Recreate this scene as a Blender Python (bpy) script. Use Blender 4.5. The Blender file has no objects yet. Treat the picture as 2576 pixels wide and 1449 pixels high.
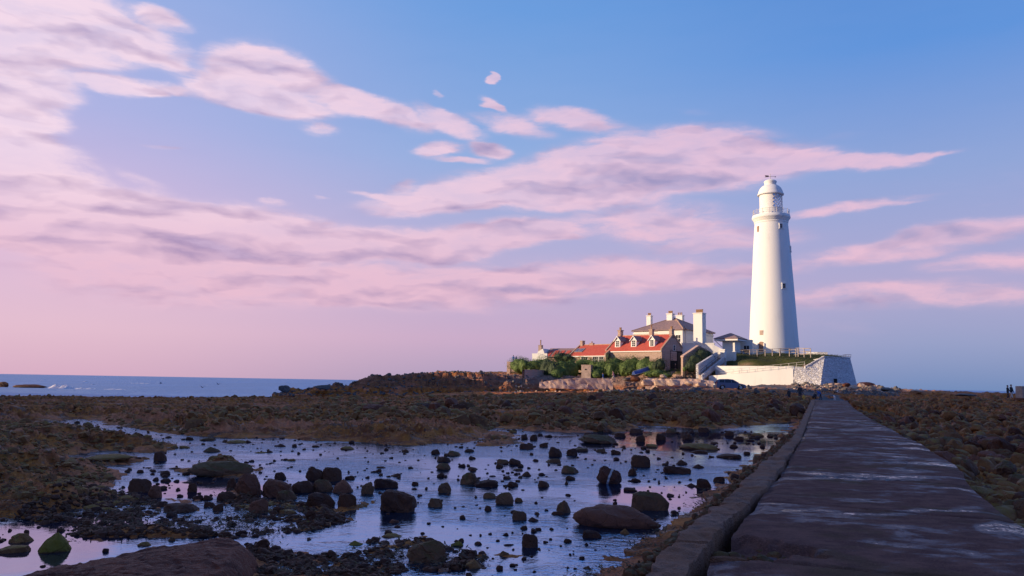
import bpy, bmesh, math, random
import numpy as np
from mathutils import Vector, Matrix, Euler
R = math.radians
S = bpy.context.scene
COL = S.collection
random.seed(7); rng = np.random.default_rng(7)

# ------------------------------------------------------------------ camera
CAMZ = 1.55
PITCH, ROLL, F = R(6.77), R(0.98), 2003.0          # focal length in units of a 2576 px wide picture
cd = bpy.data.cameras.new("camera"); cam = bpy.data.objects.new("camera", cd); COL.objects.link(cam)
cd.sensor_width = 36; cd.lens = 36*F/2576; cd.clip_start = .1; cd.clip_end = 60000
CM = Matrix.Rotation(math.pi/2+PITCH, 3, 'X') @ Matrix.Rotation(ROLL, 3, 'Z')
cam.matrix_world = Matrix.Translation((0, 0, CAMZ)) @ CM.to_4x4()
S.camera = cam
S.view_settings.view_transform = 'Standard'; S.view_settings.look = 'None'
S.view_settings.exposure = .2; S.view_settings.gamma = 1
S.render.engine = 'CYCLES'
S.cycles.max_bounces = 6; S.cycles.diffuse_bounces = 3; S.cycles.glossy_bounces = 3

# survey helpers: sight lines from the viewpoint used to measure real positions
def ray(px, py): return CM @ Vector(((px-1288)/F, -(py-724.5)/F, -1))
def at_y(px, py, Y): d = ray(px, py); return Vector((0, 0, CAMZ)) + d*(Y/d.y)
def at_z(px, py, z): d = ray(px, py); return Vector((0, 0, CAMZ)) + d*((z-CAMZ)/d.z)
def proj(p):
    v = CM.transposed() @ (Vector(p)-Vector((0, 0, CAMZ)))
    return (1288+F*v.x/-v.z, 724.5-F*v.y/-v.z)
def solve(fn, target, lo, hi):
    flo = fn(lo)-target
    for _ in range(60):
        m = (lo+hi)/2; fm = fn(m)-target
        if (fm > 0) == (flo > 0): lo = m
        else: hi = m
    return (lo+hi)/2
def len_to(o, d, px, hi=60): return solve(lambda t: proj(o+d*t)[0], px, 0, hi)
def z_at(p, py): return solve(lambda z: proj((p.x, p.y, z))[1], py, -10, 60)
def head(h): return Vector((math.sin(R(h)), math.cos(R(h)), 0))

# ------------------------------------------------------------------ sun
SUN_H, SUN_E = 262.0, 14.0
sd_ = Vector((math.sin(R(SUN_H))*math.cos(R(SUN_E)), math.cos(R(SUN_H))*math.cos(R(SUN_E)), math.sin(R(SUN_E))))
sl = bpy.data.lights.new("sun", 'SUN'); sl.energy = 5.0; sl.angle = R(.6); sl.color = (1, .77, .50)
so = bpy.data.objects.new("sun", sl); COL.objects.link(so); so.rotation_euler = sd_.to_track_quat('Z', 'Y').to_euler()

# ------------------------------------------------------------------ node helpers
def s2l(r, g, b, k=1.0):
    f = lambda c: (c/255/12.92 if c/255 <= .04045 else ((c/255+.055)/1.055)**2.4)
    return (f(r)*k, f(g)*k, f(b)*k, 1)
class NT:
    def __init__(s, t): s.t = t; s.t.nodes.clear()
    def n(s, typ, ins=None, **kw):
        nd = s.t.nodes.new(typ)
        for k, v in kw.items(): setattr(nd, k, v)
        for k, v in (ins or {}).items():
            if isinstance(v, bpy.types.NodeSocket): s.t.links.new(v, nd.inputs[k])
            else: nd.inputs[k].default_value = v
        return nd
    def m(s, op, a, b=0.0, c=None):
        ins = {0: a, 1: b}
        if c is not None: ins[2] = c
        return s.n('ShaderNodeMath', ins, operation=op).outputs[0]
    def mr(s, v, a, b, c=0.0, d=1.0, smooth=True):
        return s.n('ShaderNodeMapRange', {0: v, 1: a, 2: b, 3: c, 4: d}, interpolation_type='SMOOTHSTEP' if smooth else 'LINEAR').outputs[0]
    def mix(s, f, a, b, mode='MIX'):
        nd = s.n('ShaderNodeMix', {0: f}, data_type='RGBA', blend_type=mode)
        for i, v in ((6, a), (7, b)):
            if isinstance(v, bpy.types.NodeSocket): s.t.links.new(v, nd.inputs[i])
            else: nd.inputs[i].default_value = v
        return nd.outputs[2]
    def noise(s, vec, scale, detail=4, rough=.5, dist=0.0):
        return s.n('ShaderNodeTexNoise', {'Vector': vec, 'Scale': scale, 'Detail': detail, 'Roughness': rough, 'Distortion': dist}).outputs[0]
    def ramp(s, fac, stops):
        nd = s.n('ShaderNodeValToRGB', {0: fac}); cr = nd.color_ramp
        while len(cr.elements) < len(stops): cr.elements.new(.5)
        for e, (p, c) in zip(cr.elements, stops): e.position = p; e.color = c
        return nd.outputs[0]
    def sc(s, vec, v3):
        return s.n('ShaderNodeVectorMath', {0: vec, 1: v3}, operation='MULTIPLY').outputs[0]

# ------------------------------------------------------------------ world sky
wd = bpy.data.worlds.new("World"); S.world = wd; wd.use_nodes = True
w = NT(wd.node_tree)
tc = w.n('ShaderNodeTexCoord').outputs['Generated']
sep = w.n('ShaderNodeSeparateXYZ', {0: tc}).outputs
az = w.m('ARCTAN2', sep[0], sep[1]); el = w.m('ARCSINE', sep[2])
P = w.n('ShaderNodeCombineXYZ', {0: az, 1: el, 2: 0.0}).outputs[0]
def azel(px, py):
    d = ray(px, py).normalized(); return math.atan2(d.x, d.y), math.asin(d.z)
# warped copy of the direction for cloud edges
nv = w.n('ShaderNodeTexNoise', {'Vector': w.sc(P, (7, 20, 1)), 'Scale': 1.0, 'Detail': 5.0, 'Roughness': .58})
wv = w.n('ShaderNodeVectorMath', {0: nv.outputs['Color'], 1: (.5, .5, .5)}, operation='SUBTRACT').outputs[0]
PW = w.n('ShaderNodeVectorMath', {0: P, 1: w.sc(wv, (.075, .032, 0))}, operation='ADD').outputs[0]
def blobs(lst, vec):
    acc = None; sx = w.n('ShaderNodeSeparateXYZ', {0: vec}).outputs
    for (cx, cy, hw, hh, rot, st) in lst:
        a, e = azel(cx, cy)
        vec = w.n('ShaderNodeCombineXYZ', {0: sx[0], 1: sx[1], 2: 0.0 if acc is None else acc}).outputs[0]   # chained so that the nodes run one after another
        mp = w.n('ShaderNodeMapping', {'Vector': vec, 'Location': (a, e, 0), 'Rotation': (0, 0, R(-rot)), 'Scale': (hw/F, hh/F, 1e5)}, vector_type='TEXTURE').outputs[0]
        ln = w.n('ShaderNodeVectorMath', {0: mp}, operation='LENGTH').outputs['Value']
        v = w.mr(ln, 1.45, .25, 0.0, st)
        acc = v if acc is None else w.m('SMOOTH_MAX', acc, v, .25)
    return acc
CLOUDS = [(60,40,270,120,0,1.0),(260,80,210,60,6,1.0),(10,180,150,90,0,.9),(-20,400,190,90,0,.9),(400,42,75,24.0,10,.7),(70,200,130,45.0,0,.75),(20,300,120,60.0,10,.85),(90,350,110,34.0,25,.6),
 (60,430,190,72.0,8,.75),(445,170,55,24.0,0,.6),(300,222,120,24.0,0,.9),(430,228,90,14.0,5,.55),(665,188,150,76.0,6,1.0),(650,240,200,46.0,4,1.0),(610,160,70,34.0,0,.8),(735,190,60,50.0,0,.8),
 (930,275,200,34.0,10,.85),(1130,305,120,34.0,14,.7),(800,322,60,20.0,0,.55),(1248,262,44,12.0,28,.8),(1246,192,20,14.0,0,.85),(1110,242,20,8.0,20,.4),
 (1095,372,60,22.0,-10,.8),(1215,372,70,26.0,10,.75),(1150,400,90,12.0,0,.6),(1300,318,120,30.0,12,.6),(1440,305,130,32.0,8,.75),
 (1740,400,300,84.0,2,1.0),(1530,440,280,86.0,-5,1.0),(1350,455,240,52.8,-4,.95),(1170,498,280,40.6,-6,1),(1010,500,140,15.0,6,.85),(1930,390,190,36.0,6,.9),(2130,410,170,21.6,5,.8),
 (2300,398,110,10.0,-3,.6),(1000,476,70,22.0,-15,.6),(1430,505,200,31.2,-6,0.77),
 (2130,520,220,15.6,-3,0.6050000000000001),(2280,508,70,6.0,0,.5),(690,508,50,9.0,0,.45),(805,495,30,6.0,0,.4),(410,378,60,8.0,-5,.35),(350,455,90,20.0,15,.35),
 (150,510,260,53.0,4,0.935),(430,545,280,56.2,6,1),(700,590,320,65.5,4,0.9900000000000001),(1000,615,280,49.9,-2,0.9900000000000001),(1280,590,220,40.6,-5,0.8800000000000001),(1380,600,100,14.0,0,.8),
 (200,590,320,71.8,3,0.8800000000000001),(650,660,330,53.0,3,0.66),(480,700,420,93.6,2,0.6050000000000001),(880,700,330,62.4,2,0.66),(1180,720,420,68.6,-3,0.77),(1560,690,320,53.0,-2,0.77),(900,745,260,34.3,0,0.77),(120,720,90,14.0,0,.3),
 (1640,560,260,62.4,0,0.6050000000000001),(1820,600,220,40.6,-3,0.55),(1840,690,220,25.0,-3,0.6050000000000001),(2250,625,240,31.2,-4,0.66),(2420,590,200,31.2,-4,0.66),(2280,745,380,37.4,0,0.55),(2480,660,160,28.1,-2,0.55),(2080,660,150,20.0,-3,.45),(1740,280,70,12.0,5,.22),(2110,340,60,12.0,0,.2)]
SHADE = [(500,612,300,29.0,5,0.61),(240,572,260,20.3,4,0.36),(880,640,270,20.3,-2,0.47),(1250,622,180,14.5,-5,0.36),(1640,462,300,29.0,-3,0.61),(1900,468,230,34.8,2,0.43),(1950,445,120,23.2,0,0.29),(1060,768,150,14.5,0,0.58),(800,742,190,13.0,0,0.29),
 (1480,762,330,20,-2,.65),(1380,732,260,12,-2,.5),(1800,740,260,20,-2,.4),(950,328,180,12,10,.55),(1180,520,230,9,-6,.4),(620,282,150,8,0,.35),(80,600,170,12,0,.5),(2180,760,260,18,0,.4),(700,700,300,14,0,.35),(500,640,120,10,0,.5),(300,530,160,9,0,.35)]
# general mackerel layer away from the named clouds (also overhead and behind)
backs = w.m('MAXIMUM', w.mr(az, .68, 1.15), w.mr(az, -2.3, -2.8))
fb = w.noise(w.sc(P, (3.5, 13, 1)), 1.6, 7, .6)
fine = w.noise(w.sc(PW, (16, 55, 1)), 1.0, 5, .6)
PE = w.n('ShaderNodeVectorMath', {0: PW, 1: (-.006, .011, 0)}, operation='ADD').outputs[0]
lump = w.noise(w.sc(PW, (9, 30, 1)), 1.0, 3, .5); lump2 = w.noise(w.sc(PE, (9, 30, 1)), 1.0, 3, .5)
emb = w.m('MULTIPLY', w.m('SUBTRACT', lump2, lump), 2.6)
bl_ = w.mr(blobs(CLOUDS, PW), .16, 1.0, 0.0, 1.0, False)
dens = w.m('ADD', bl_, w.m('MULTIPLY', w.m('MULTIPLY', w.m('SUBTRACT', fine, .5), 1.15), w.mr(bl_, .03, .38, .0, 1.0)))
alpha = w.mr(dens, .0, .62)
gen = w.mr(fb, .52, .82, 0.0, .2)
gen = w.m('MULTIPLY', gen, w.mr(el, .30, .12, .05, 1.0))
gen = w.m('MULTIPLY', gen, w.m('SUBTRACT', 1.0, backs))
alpha = w.m('MAXIMUM', alpha, gen)
alpha = w.m('MULTIPLY', alpha, w.mr(el, .045, .085, .12, 1.0))
shv = w.m('ADD', blobs(SHADE, PW), w.m('MULTIPLY', w.m('SUBTRACT', fine, .5), .55))
shade = w.m('ADD', w.mr(shv, .0, 1.1), emb); shade = w.n('ShaderNodeClamp', {0: shade}).outputs[0]
elf = w.m('DIVIDE', el, 1.5708)
def er(stops): return w.ramp(elf, [(e/90, c) for e, c in stops])
leftc = er([(0, s2l(218,176,200)), (3, s2l(230,190,210)), (9, s2l(221,189,221)), (17, s2l(176,181,230)), (27, s2l(148,176,231)), (55, s2l(84,116,182))])
midc = er([(0, s2l(172,158,192)), (3, s2l(203,171,203)), (8, s2l(188,177,215)), (16, s2l(146,176,227)), (26, s2l(106,159,226)), (55, s2l(74,110,182))])
rightc = er([(0, s2l(114,141,190)), (3, s2l(150,159,202)), (7, s2l(176,169,210)), (14, s2l(146,167,218)), (22, s2l(94,149,222)), (55, s2l(68,104,180))])
base = w.mix(w.mr(az, -.56, .03), leftc, midc)
base = w.mix(w.mr(az, -.02, .50), base, rightc)
backc = er([(0, s2l(98,136,212)), (10, s2l(96,140,218)), (30, s2l(84,128,212)), (55, s2l(68,104,180))])
base = w.mix(backs, base, backc)
litc = w.mix(w.mr(az, -.6, .35), s2l(254,225,239), s2l(238,198,220))
litc = w.mix(w.mr(el, .26, .10), litc, s2l(238,192,212))
shc = w.mix(w.mr(az, -.4, .5), s2l(158,132,178), s2l(142,140,188))
cc = w.mix(shade, litc, shc)
hi = w.mr(w.noise(w.sc(PW, (9, 34, 1)), 1.2, 5, .6), .35, .7, 0.0, .45)
cc = w.mix(hi, cc, w.mix(.5, cc, base))
col = w.mix(w.m('MULTIPLY', alpha, .92), base, cc)
# below the horizon: sea-coloured
col = w.mix(w.mr(el, -.004, -.02), col, s2l(80,100,150))
bgc = w.n('ShaderNodeBackground', {0: col, 1: .88})
sky = w.n('ShaderNodeTexSky', sky_type='NISHITA', sun_disc=False, sun_elevation=R(SUN_E), sun_rotation=R(SUN_H))
bgn = w.n('ShaderNodeBackground', {0: sky.outputs[0], 1: .08})
mx = w.n('ShaderNodeMixShader', {0: .93, 1: bgn.outputs[0], 2: bgc.outputs[0]})
w.n('ShaderNodeOutputWorld', {0: mx.outputs[0]})

# ------------------------------------------------------------------ materials
def newmat(name):
    m = bpy.data.materials.new(name); m.use_nodes = True; return m, NT(m.node_tree)
def finish(t, col, rough=.8, bump=None, bstr=.5, bdist=.02, **kw):
    ins = {'Base Color': col, 'Roughness': rough}
    ins.update(kw)
    if bump is not None:
        ins['Normal'] = t.n('ShaderNodeBump', {'Height': bump, 'Strength': bstr, 'Distance': bdist}).outputs[0]
    p = t.n('ShaderNodeBsdfPrincipled', ins); t.n('ShaderNodeOutputMaterial', {0: p.outputs[0]}); return p
def coords(t): return t.n('ShaderNodeTexCoord').outputs['Object']
def wpos(t): return t.n('ShaderNodeNewGeometry').outputs['Position']
def wnrm(t): return t.n('ShaderNodeNewGeometry').outputs['Normal']
def flat(name, c, rough=.7, var=.25, scale=3, bstr=.2, bdist=.02, **kw):
    m, t = newmat(name); p = wpos(t)
    n = t.noise(p, scale, 5, .6)
    c = tuple(c)+(1,)
    c1 = t.mix(t.mr(n, .3, .7), tuple(x*(1-var) for x in c[:3])+(1,), tuple(min(1, x*(1+var)) for x in c[:3])+(1,))
    finish(t, c1, rough, n, bstr, bdist, **kw); return m
def rockmat(name, c1, c2, c3, moss=None, mossamt=.5, scale=1.0, rough=.62, vein=False):
    m, t = newmat(name); p = wpos(t); o = coords(t)
    rnd = t.n('ShaderNodeObjectInfo').outputs['Random']
    n1 = t.noise(p, 1.3*scale, 6, .62); n2 = t.noise(p, 9*scale, 6, .68); n3 = t.noise(p, 38*scale, 4, .7)
    c = t.mix(t.mr(n1, .35, .65), c1+(1,), c2+(1,))
    c = t.mix(t.mr(n2, .52, .74), c, c3+(1,))
    c = t.mix(t.mr(rnd, 0, 1, 0, .5), c, c2+(1,))
    if moss:
        up = t.n('ShaderNodeSeparateXYZ', {0: wnrm(t)}).outputs[2]
        mk = t.m('MULTIPLY', t.mr(t.m('ADD', up, t.m('MULTIPLY', n2, .9)), 1.25-mossamt, 1.7-mossamt), .85)
        c = t.mix(mk, c, moss+(1,))
    if vein:
        s = t.n('ShaderNodeSeparateXYZ', {0: o}).outputs
        v = t.m('ABSOLUTE', t.m('ADD', t.m('ADD', s[0], t.m('MULTIPLY', s[2], -.28)), t.m('MULTIPLY', n2, .12), 0))
        v = t.m('MULTIPLY', t.mr(v, .052, .036), t.mr(n3, .25, .5, .6, 1))
        c = t.mix(v, c, (.55, .46, .42, 1))
    crack = t.n('ShaderNodeTexVoronoi', {'Vector': t.n('ShaderNodeVectorMath', {0: p, 1: t.sc(t.n('ShaderNodeTexNoise', {'Vector': p, 'Scale': 2.0}).outputs['Color'], (.5, .5, .5))}, operation='ADD').outputs[0], 'Scale': 2.2*scale}, feature='DISTANCE_TO_EDGE').outputs[0]
    h = t.m('ADD', t.m('ADD', t.m('MULTIPLY', n2, .8), t.m('MULTIPLY', n3, .35)), t.mr(crack, 0, .03, 0, .25))
    finish(t, c, t.mr(n2, .3, .7, rough-.12, rough+.18), h, 1.0, .05, **{'Specular IOR Level': .3}); return m
M = {}
M['rock_dark'] = rockmat('wet_dark_rock', (0.0542,0.0125,0.0054), (0.113,0.0335,0.0121), (0.192,0.0626,0.0226))
M['rock_olive'] = rockmat('olive_rock', (0.0926,0.0298,0.0132), (0.2182,0.0855,0.0331), (0.3134,0.1265,0.0528), (0.109,0.0633,0.0098), .3)
M['rock_grey'] = rockmat('purple_grey_rock', (0.1333,0.0374,0.0174), (0.2334,0.0711,0.0311), (0.3667,0.1216,0.0503))
M['rock_moss'] = rockmat('mossy_rock', (0.0792,0.0275,0.0075), (0.132,0.0567,0.012), (0.198,0.0891,0.0224), (0.2244,0.1538,0.0105), 1.0)
M['rock_vein'] = rockmat('veined_rock', (0.0759,0.0179,0.0071), (0.1399,0.0375,0.0143), (0.2336,0.0673,0.0257), vein=True)
M['rock_slab'] = rockmat('slab_rock', (0.1035,0.0166,0.0052), (0.1588,0.0284,0.0085), (0.2841,0.0569,0.0164), scale=1.6)
M['rock_dry'] = rockmat('shore_rock', (0.0765,0.063,0.0567), (0.153,0.1275,0.1102), (0.2805,0.225,0.1944))
M['rock_pale'] = rockmat('pale_sandstone', (0.42,0.2688,0.1955), (0.6,0.4256,0.3105), (0.3,0.1904,0.138), scale=.5, rough=.8)
M['rock_weed'] = rockmat('weedy_rock', (0.1407,0.0442,0.014), (0.3074,0.119,0.0317), (0.4801,0.1984,0.0631), (0.2559,0.1415,0.0177), .22)
def terr_mat():
    m, t = newmat('foreshore'); p = wpos(t)
    s = t.n('ShaderNodeSeparateXYZ', {0: p}).outputs
    up = t.n('ShaderNodeSeparateXYZ', {0: wnrm(t)}).outputs[2]
    n0 = t.noise(t.sc(p, (.18, .35, 1)), 1, 5, .6); n1 = t.noise(p, 1.1, 7, .66); n2 = t.noise(p, 6, 6, .7); n3 = t.noise(p, 30, 4, .7)
    weed = t.mix(t.mr(n1, .36, .64), (0.2203,0.0538,0.0146,1), (0.5736,0.1887,0.036,1))
    weed = t.mix(t.mr(n2, .5, .72), weed, (0.7979,0.3126,0.0768,1))
    bare = t.mix(t.mr(n2, .35, .65), (0.4392,0.1346,0.0575,1), (0.7641,0.2575,0.1039,1))
    c = t.mix(t.mr(n0, .50, .60), weed, bare)
    gp = t.m('MULTIPLY', t.mr(t.noise(t.sc(p, (.5, .9, 1)), 1, 4, .55), .60, .69), t.mr(n2, .35, .6))
    c = t.mix(t.m('MULTIPLY', gp, .8), c, (.085,.080,.010,1))
    pale = t.mix(t.mr(n1, .35, .65), (.28,.155,.11,1), (.50,.31,.22,1))
    pale = t.mix(t.mr(n2, .55, .7), pale, (.12,.075,.055,1))
    zz = t.m('ADD', s[2], t.m('MULTIPLY', t.m('SUBTRACT', n1, .5), 2.0))
    c = t.mix(t.m('MULTIPLY', t.m('MULTIPLY', t.mr(zz, .7, 1.9), t.mr(s[1], 105, 130)), t.mr(t.m('ADD', t.m('MULTIPLY', t.m('SUBTRACT', n2, .5), 60.0), s[0]), -6, 6, .05, 1)), c, pale)
    dry = t.mix(t.mr(n2, .35, .65), (.075,.052,.045,1), (.20,.14,.115,1))
    c = t.mix(t.m('MULTIPLY', t.m('MULTIPLY', t.mr(s[1], 116, 132), t.mr(s[2], -.3, .8)), t.mr(s[2], 3.5, 2.5)), c, t.mix(.45, c, dry))
    grass = t.mix(t.mr(n2, .35, .65), (.045,.065,.015,1), (.11,.10,.03,1))
    zg = t.m('ADD', s[2], t.m('MULTIPLY', t.m('SUBTRACT', n0, .5), 1.5))
    c = t.mix(t.m('MULTIPLY', t.mr(zg, 3.3, 3.9), t.mr(up, .6, .85)), c, grass)
    h = t.m('ADD', t.m('MULTIPLY', n1, 1.5), t.m('ADD', n2, t.m('MULTIPLY', n3, .5)))
    wm = t.m('MULTIPLY', t.m('MULTIPLY', t.mr(t.noise(t.sc(p, (.9, 1.6, 1)), 1, 4, .6), .57, .63), t.mr(up, .80, .97)), t.m('MULTIPLY', t.mr(s[1], 120, 100), t.mr(n3, .35, .55)))
    c = t.mix(t.m('MULTIPLY', wm, .5), c, (.02,.014,.014,1)); h = t.m('MULTIPLY', h, t.mr(wm, 0, 1, 1.0, .35, False))
    rg_ = t.m('SUBTRACT', t.mr(n2, .3, .7, .5, .85), t.m('MULTIPLY', wm, .32))
    finish(t, c, rg_, h, 1.0, .07, **{'Specular IOR Level': t.mr(wm, 0, 1, .12, .75, False)}); return m
M['terrain'] = terr_mat()
CALM_TINT = []
def water_mat(name, base, tint, rough, s1, b1, s2, b2, ior=1.5, foam=False, dist=.02):
    m, t = newmat(name); p = wpos(t)
    n1 = t.noise(t.sc(p, (1, 1.6, 1)), s1, 4, .55); n2 = t.noise(p, s2, 3, .6)
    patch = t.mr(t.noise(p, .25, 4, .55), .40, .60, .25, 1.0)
    for (x, y, r_) in CALM_TINT:
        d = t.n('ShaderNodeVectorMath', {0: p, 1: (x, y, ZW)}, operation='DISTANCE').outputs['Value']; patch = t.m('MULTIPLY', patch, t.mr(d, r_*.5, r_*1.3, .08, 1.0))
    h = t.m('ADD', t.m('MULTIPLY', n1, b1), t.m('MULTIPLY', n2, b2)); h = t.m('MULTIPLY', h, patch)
    c = base+(1,)
    if foam:
        fm = t.mr(t.noise(t.sc(p, (.11, .022, 1)), 1, 8, .74), .655, .69)
        c = t.mix(t.mr(t.noise(t.sc(p, (.02, .006, 1)), 1, 6, .6), .35, .65), c, tuple(x*1.7 for x in base)+(1,))
        c = t.mix(fm, c, (.75,.68,.7,1))
    nb = t.n('ShaderNodeBump', {'Height': h, 'Strength': 1.0, 'Distance': dist}).outputs[0]
    df = t.n('ShaderNodeBsdfDiffuse', {'Color': c, 'Normal': nb}).outputs[0]; gl = t.n('ShaderNodeBsdfGlossy', {'Color': tint+(1,) if foam else t.mix(t.mr(patch, .05, .22), (.58,.61,.80,1), tint+(1,)), 'Roughness': rough, 'Normal': nb}).outputs[0]  # reflection colour painted in: pinker on the calm patches, bluer elsewhere
    fr_ = t.n('ShaderNodeFresnel', {'IOR': ior, 'Normal': nb}).outputs[0]
    if not foam: fr_ = t.mr(fr_, 0, 1, .5, 1.0, False)
    if foam: fr_ = t.m('MULTIPLY', fr_, t.mr(fm, 0, 1, .55, 0))
    t.n('ShaderNodeOutputMaterial', {0: t.n('ShaderNodeMixShader', {0: fr_, 1: df, 2: gl}).outputs[0]}); return m
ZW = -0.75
for px_, py_, r_ in ((490,1232,1.9),(60,1400,1.5),(150,1330,1.6),(1880,1110,9.0),(1700,1250,2.2)): q_ = at_z(px_, py_, ZW); CALM_TINT.append((q_.x, q_.y, r_))
M['pool'] = water_mat('still_pool_water', (.012,.022,.05), (.42,.64,.97), .02, 3.4, .6, 12, .32, 4.0, dist=.05); CALM_TINT = []
M['sea'] = water_mat('sea_water', (.034,.080,.20), (.55,.72,.92), .35, .35, 1.0, 1.6, .3, 1.33, True, 1.0)
def causeway_mat():
    m, t = newmat('wet_asphalt'); p = wpos(t)
    n0 = t.noise(t.sc(p, (.6, 1.0, 1)), .85, 6, .64, .8); n1 = t.noise(t.sc(p, (.85, 1.15, 1)), 3.2, 5, .65); n2 = t.noise(p, 45, 4, .75); n3 = t.noise(p, 16, 4, .65)
    vg = t.n('ShaderNodeTexVoronoi', {'Vector': p, 'Scale': 60.0}).outputs[0]
    c = t.mix(t.mr(n1, .35, .65), (0.1427,0.0635,0.0498,1), (0.2333,0.1092,0.08,1))
    c = t.mix(t.mr(n2, .5, .75), c, (0.3562,0.1656,0.1167,1))
    olive = t.mr(t.noise(p, .45, 4, .6), .52, .66)
    c = t.mix(t.m('MULTIPLY', olive, .6), c, (0.1169,0.0721,0.0274,1))
    wetn = t.m('ADD', t.m('MULTIPLY', n0, .75), t.m('MULTIPLY', n1, .25))
    wet = t.m('MULTIPLY', t.mr(wetn, .49, .56), t.mr(n3, .30, .5, .35, 1))
    pud = t.m('MULTIPLY', t.mr(wetn, .575, .60), t.mr(n3, .44, .50))
    c = t.mix(t.m('MULTIPLY', wet, .45), c, (.016,.008,.010,1))
    rgh = t.mr(wet, 0, 1, .9, .46, False)
    rgh = t.m('SUBTRACT', rgh, t.m('MULTIPLY', pud, .40))
    h = t.m('MULTIPLY', t.m('ADD', t.m('ADD', n2, t.m('MULTIPLY', vg, .6)), t.m('MULTIPLY', n3, .6)), t.mr(pud, 0, 1, 1.0, .06, False))
    finish(t, c, rgh, h, 1.0, .018, **{'Specular IOR Level': t.mr(wet, 0, 1, .12, .7, False), 'Specular Tint': (.42,.64,1,1)}); return m
M['causeway'] = causeway_mat()
def concrete(name, c1, c2, sc=20):
    m, t = newmat(name); p = wpos(t)
    n1 = t.noise(p, 1.5, 6, .65); n2 = t.noise(p, sc, 5, .75); vg = t.n('ShaderNodeTexVoronoi', {'Vector': p, 'Scale': sc*2.2}).outputs[0]
    c = t.mix(t.mr(n1, .35, .65), c1+(1,), c2+(1,)); c = t.mix(t.mr(n2, .55, .75), c, tuple(x*1.7 for x in c2)+(1,))
    finish(t, c, t.mr(n1, .3, .7, .55, .85), t.m('ADD', n2, t.m('MULTIPLY', vg, .8)), .9, .02); return m
M['kerb'] = concrete('kerb_concrete', (0.158,0.0547,0.0239), (0.2585,0.0976,0.0399), 22)
M['concrete'] = concrete('weathered_concrete', (.35,.24,.19), (.50,.36,.29), 6)
M['asphalt'] = concrete('path_asphalt', (.05,.042,.045), (.09,.075,.075), 8)
def white_mat(name, c=(.80,.76,.70), stain=.16, sc=1.0, rub=0.0):
    m, t = newmat(name); p = wpos(t)
    n1 = t.noise(t.sc(p, (1, 1, .25)), .8*sc, 6, .65); n2 = t.noise(p, 5*sc, 5, .65)
    cc_ = t.mix(t.mr(n1, .5, .8, 0, 1), c+(1,), tuple(x*(1-stain) for x in c)+(1,))
    h = n2
    if rub:
        v = t.n('ShaderNodeTexVoronoi', {'Vector': t.n('ShaderNodeVectorMath', {0: t.sc(p, (1, 1, 1.7)), 1: t.sc(t.n('ShaderNodeTexNoise', {'Vector': p, 'Scale': 1.2}).outputs['Color'], (.5, .5, .5))}, operation='ADD').outputs[0], 'Scale': 2.0}, feature='DISTANCE_TO_EDGE').outputs[0]
        j = t.mr(v, .02, .10); h = t.m('ADD', t.m('MULTIPLY', j, 1.2), t.m('MULTIPLY', n2, 1.0))
        spot = t.m('MULTIPLY', t.mr(n2, .60, .68), rub)
        cc_ = t.mix(spot, cc_, (.22,.16,.14,1)); cc_ = t.mix(t.m('MULTIPLY', t.mr(j, 1, 0), .45), cc_, (.35,.28,.26,1))
    finish(t, cc_, .8, h, .8 if rub else .3, .16 if rub else .02); return m
M['white'] = white_mat('white_render')
M['whitewash'] = white_mat('whitewashed_rubble', (.74,.70,.68), .25, 1.0, .8)
M['tower'] = white_mat('tower_paint', (.82,.79,.73), .13, .8)
def masonry(name, c1, c2, mortar, s=2.2):
    m, t = newmat(name); p = wpos(t)
    g = t.n('ShaderNodeSeparateXYZ', {0: p}).outputs
    q = t.n('ShaderNodeCombineXYZ', {0: t.m('ADD', g[0], t.m('MULTIPLY', g[1], -1.0)), 1: g[2], 2: 0.0}).outputs[0]
    nd = t.n('ShaderNodeTexNoise', {'Vector': p, 'Scale': 1.5}).outputs['Color']
    q = t.n('ShaderNodeVectorMath', {0: q, 1: t.sc(nd, (.15, .12, 0))}, operation='ADD').outputs[0]
    br = t.n('ShaderNodeTexBrick', {'Vector': q, 'Color1': c1+(1,), 'Color2': c2+(1,), 'Mortar': mortar+(1,), 'Scale': s, 'Mortar Size': .03, 'Bias': .1, 'Brick Width': .8, 'Row Height': .32})
    n = t.noise(p, 7, 5, .65)
    c = t.mix(.45, br.outputs[0], t.mix(t.mr(n, .35, .65), c1+(1,), c2+(1,)))
    finish(t, c, .85, t.m('ADD', t.m('MULTIPLY', br.outputs[1], -.6), n), .8, .06); return m
M['stone'] = masonry('sandstone_masonry', (.42,.27,.20), (.60,.43,.35), (.28,.19,.15))
M['seawall'] = masonry('sea_wall_masonry', (.46,.29,.22), (.68,.47,.39), (.24,.15,.12), 1.6)
def tile_mat(name, c1, c2, dirt):
    m, t = newmat(name); p = wpos(t); o = coords(t)
    s = t.n('ShaderNodeSeparateXYZ', {0: o}).outputs
    wv_ = t.m('SINE', t.m('MULTIPLY', t.m('SUBTRACT', s[0], s[1]), 15.5)); cz = t.m('FRACT', t.m('MULTIPLY', s[2], 4.2))
    n = t.noise(p, 2.2, 6, .65); n2 = t.noise(p, 10, 3, .7)
    c = t.mix(t.mr(n, .3, .7), c1+(1,), c2+(1,)); c = t.mix(t.mr(n2, .55, .75, 0, .6), c, dirt+(1,))
    c = t.mix(t.mr(cz, .88, 1.0, 0, .35), c, dirt+(1,))
    finish(t, c, .75, t.m('ADD', t.m('MULTIPLY', wv_, .5), cz), .6, .03); return m
M['pantile'] = tile_mat('red_pantiles', (0.4536,0.0675,0.038), (0.5712,0.1035,0.062), (0.2772,0.054,0.04))
M['slate'] = tile_mat('grey_slate', (0.2,0.136,0.1395), (0.34,0.208,0.186), (0.48,0.272,0.2015))
M['frame'] = flat('white_joinery', (.78,.74,.70), .5, .05)
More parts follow.
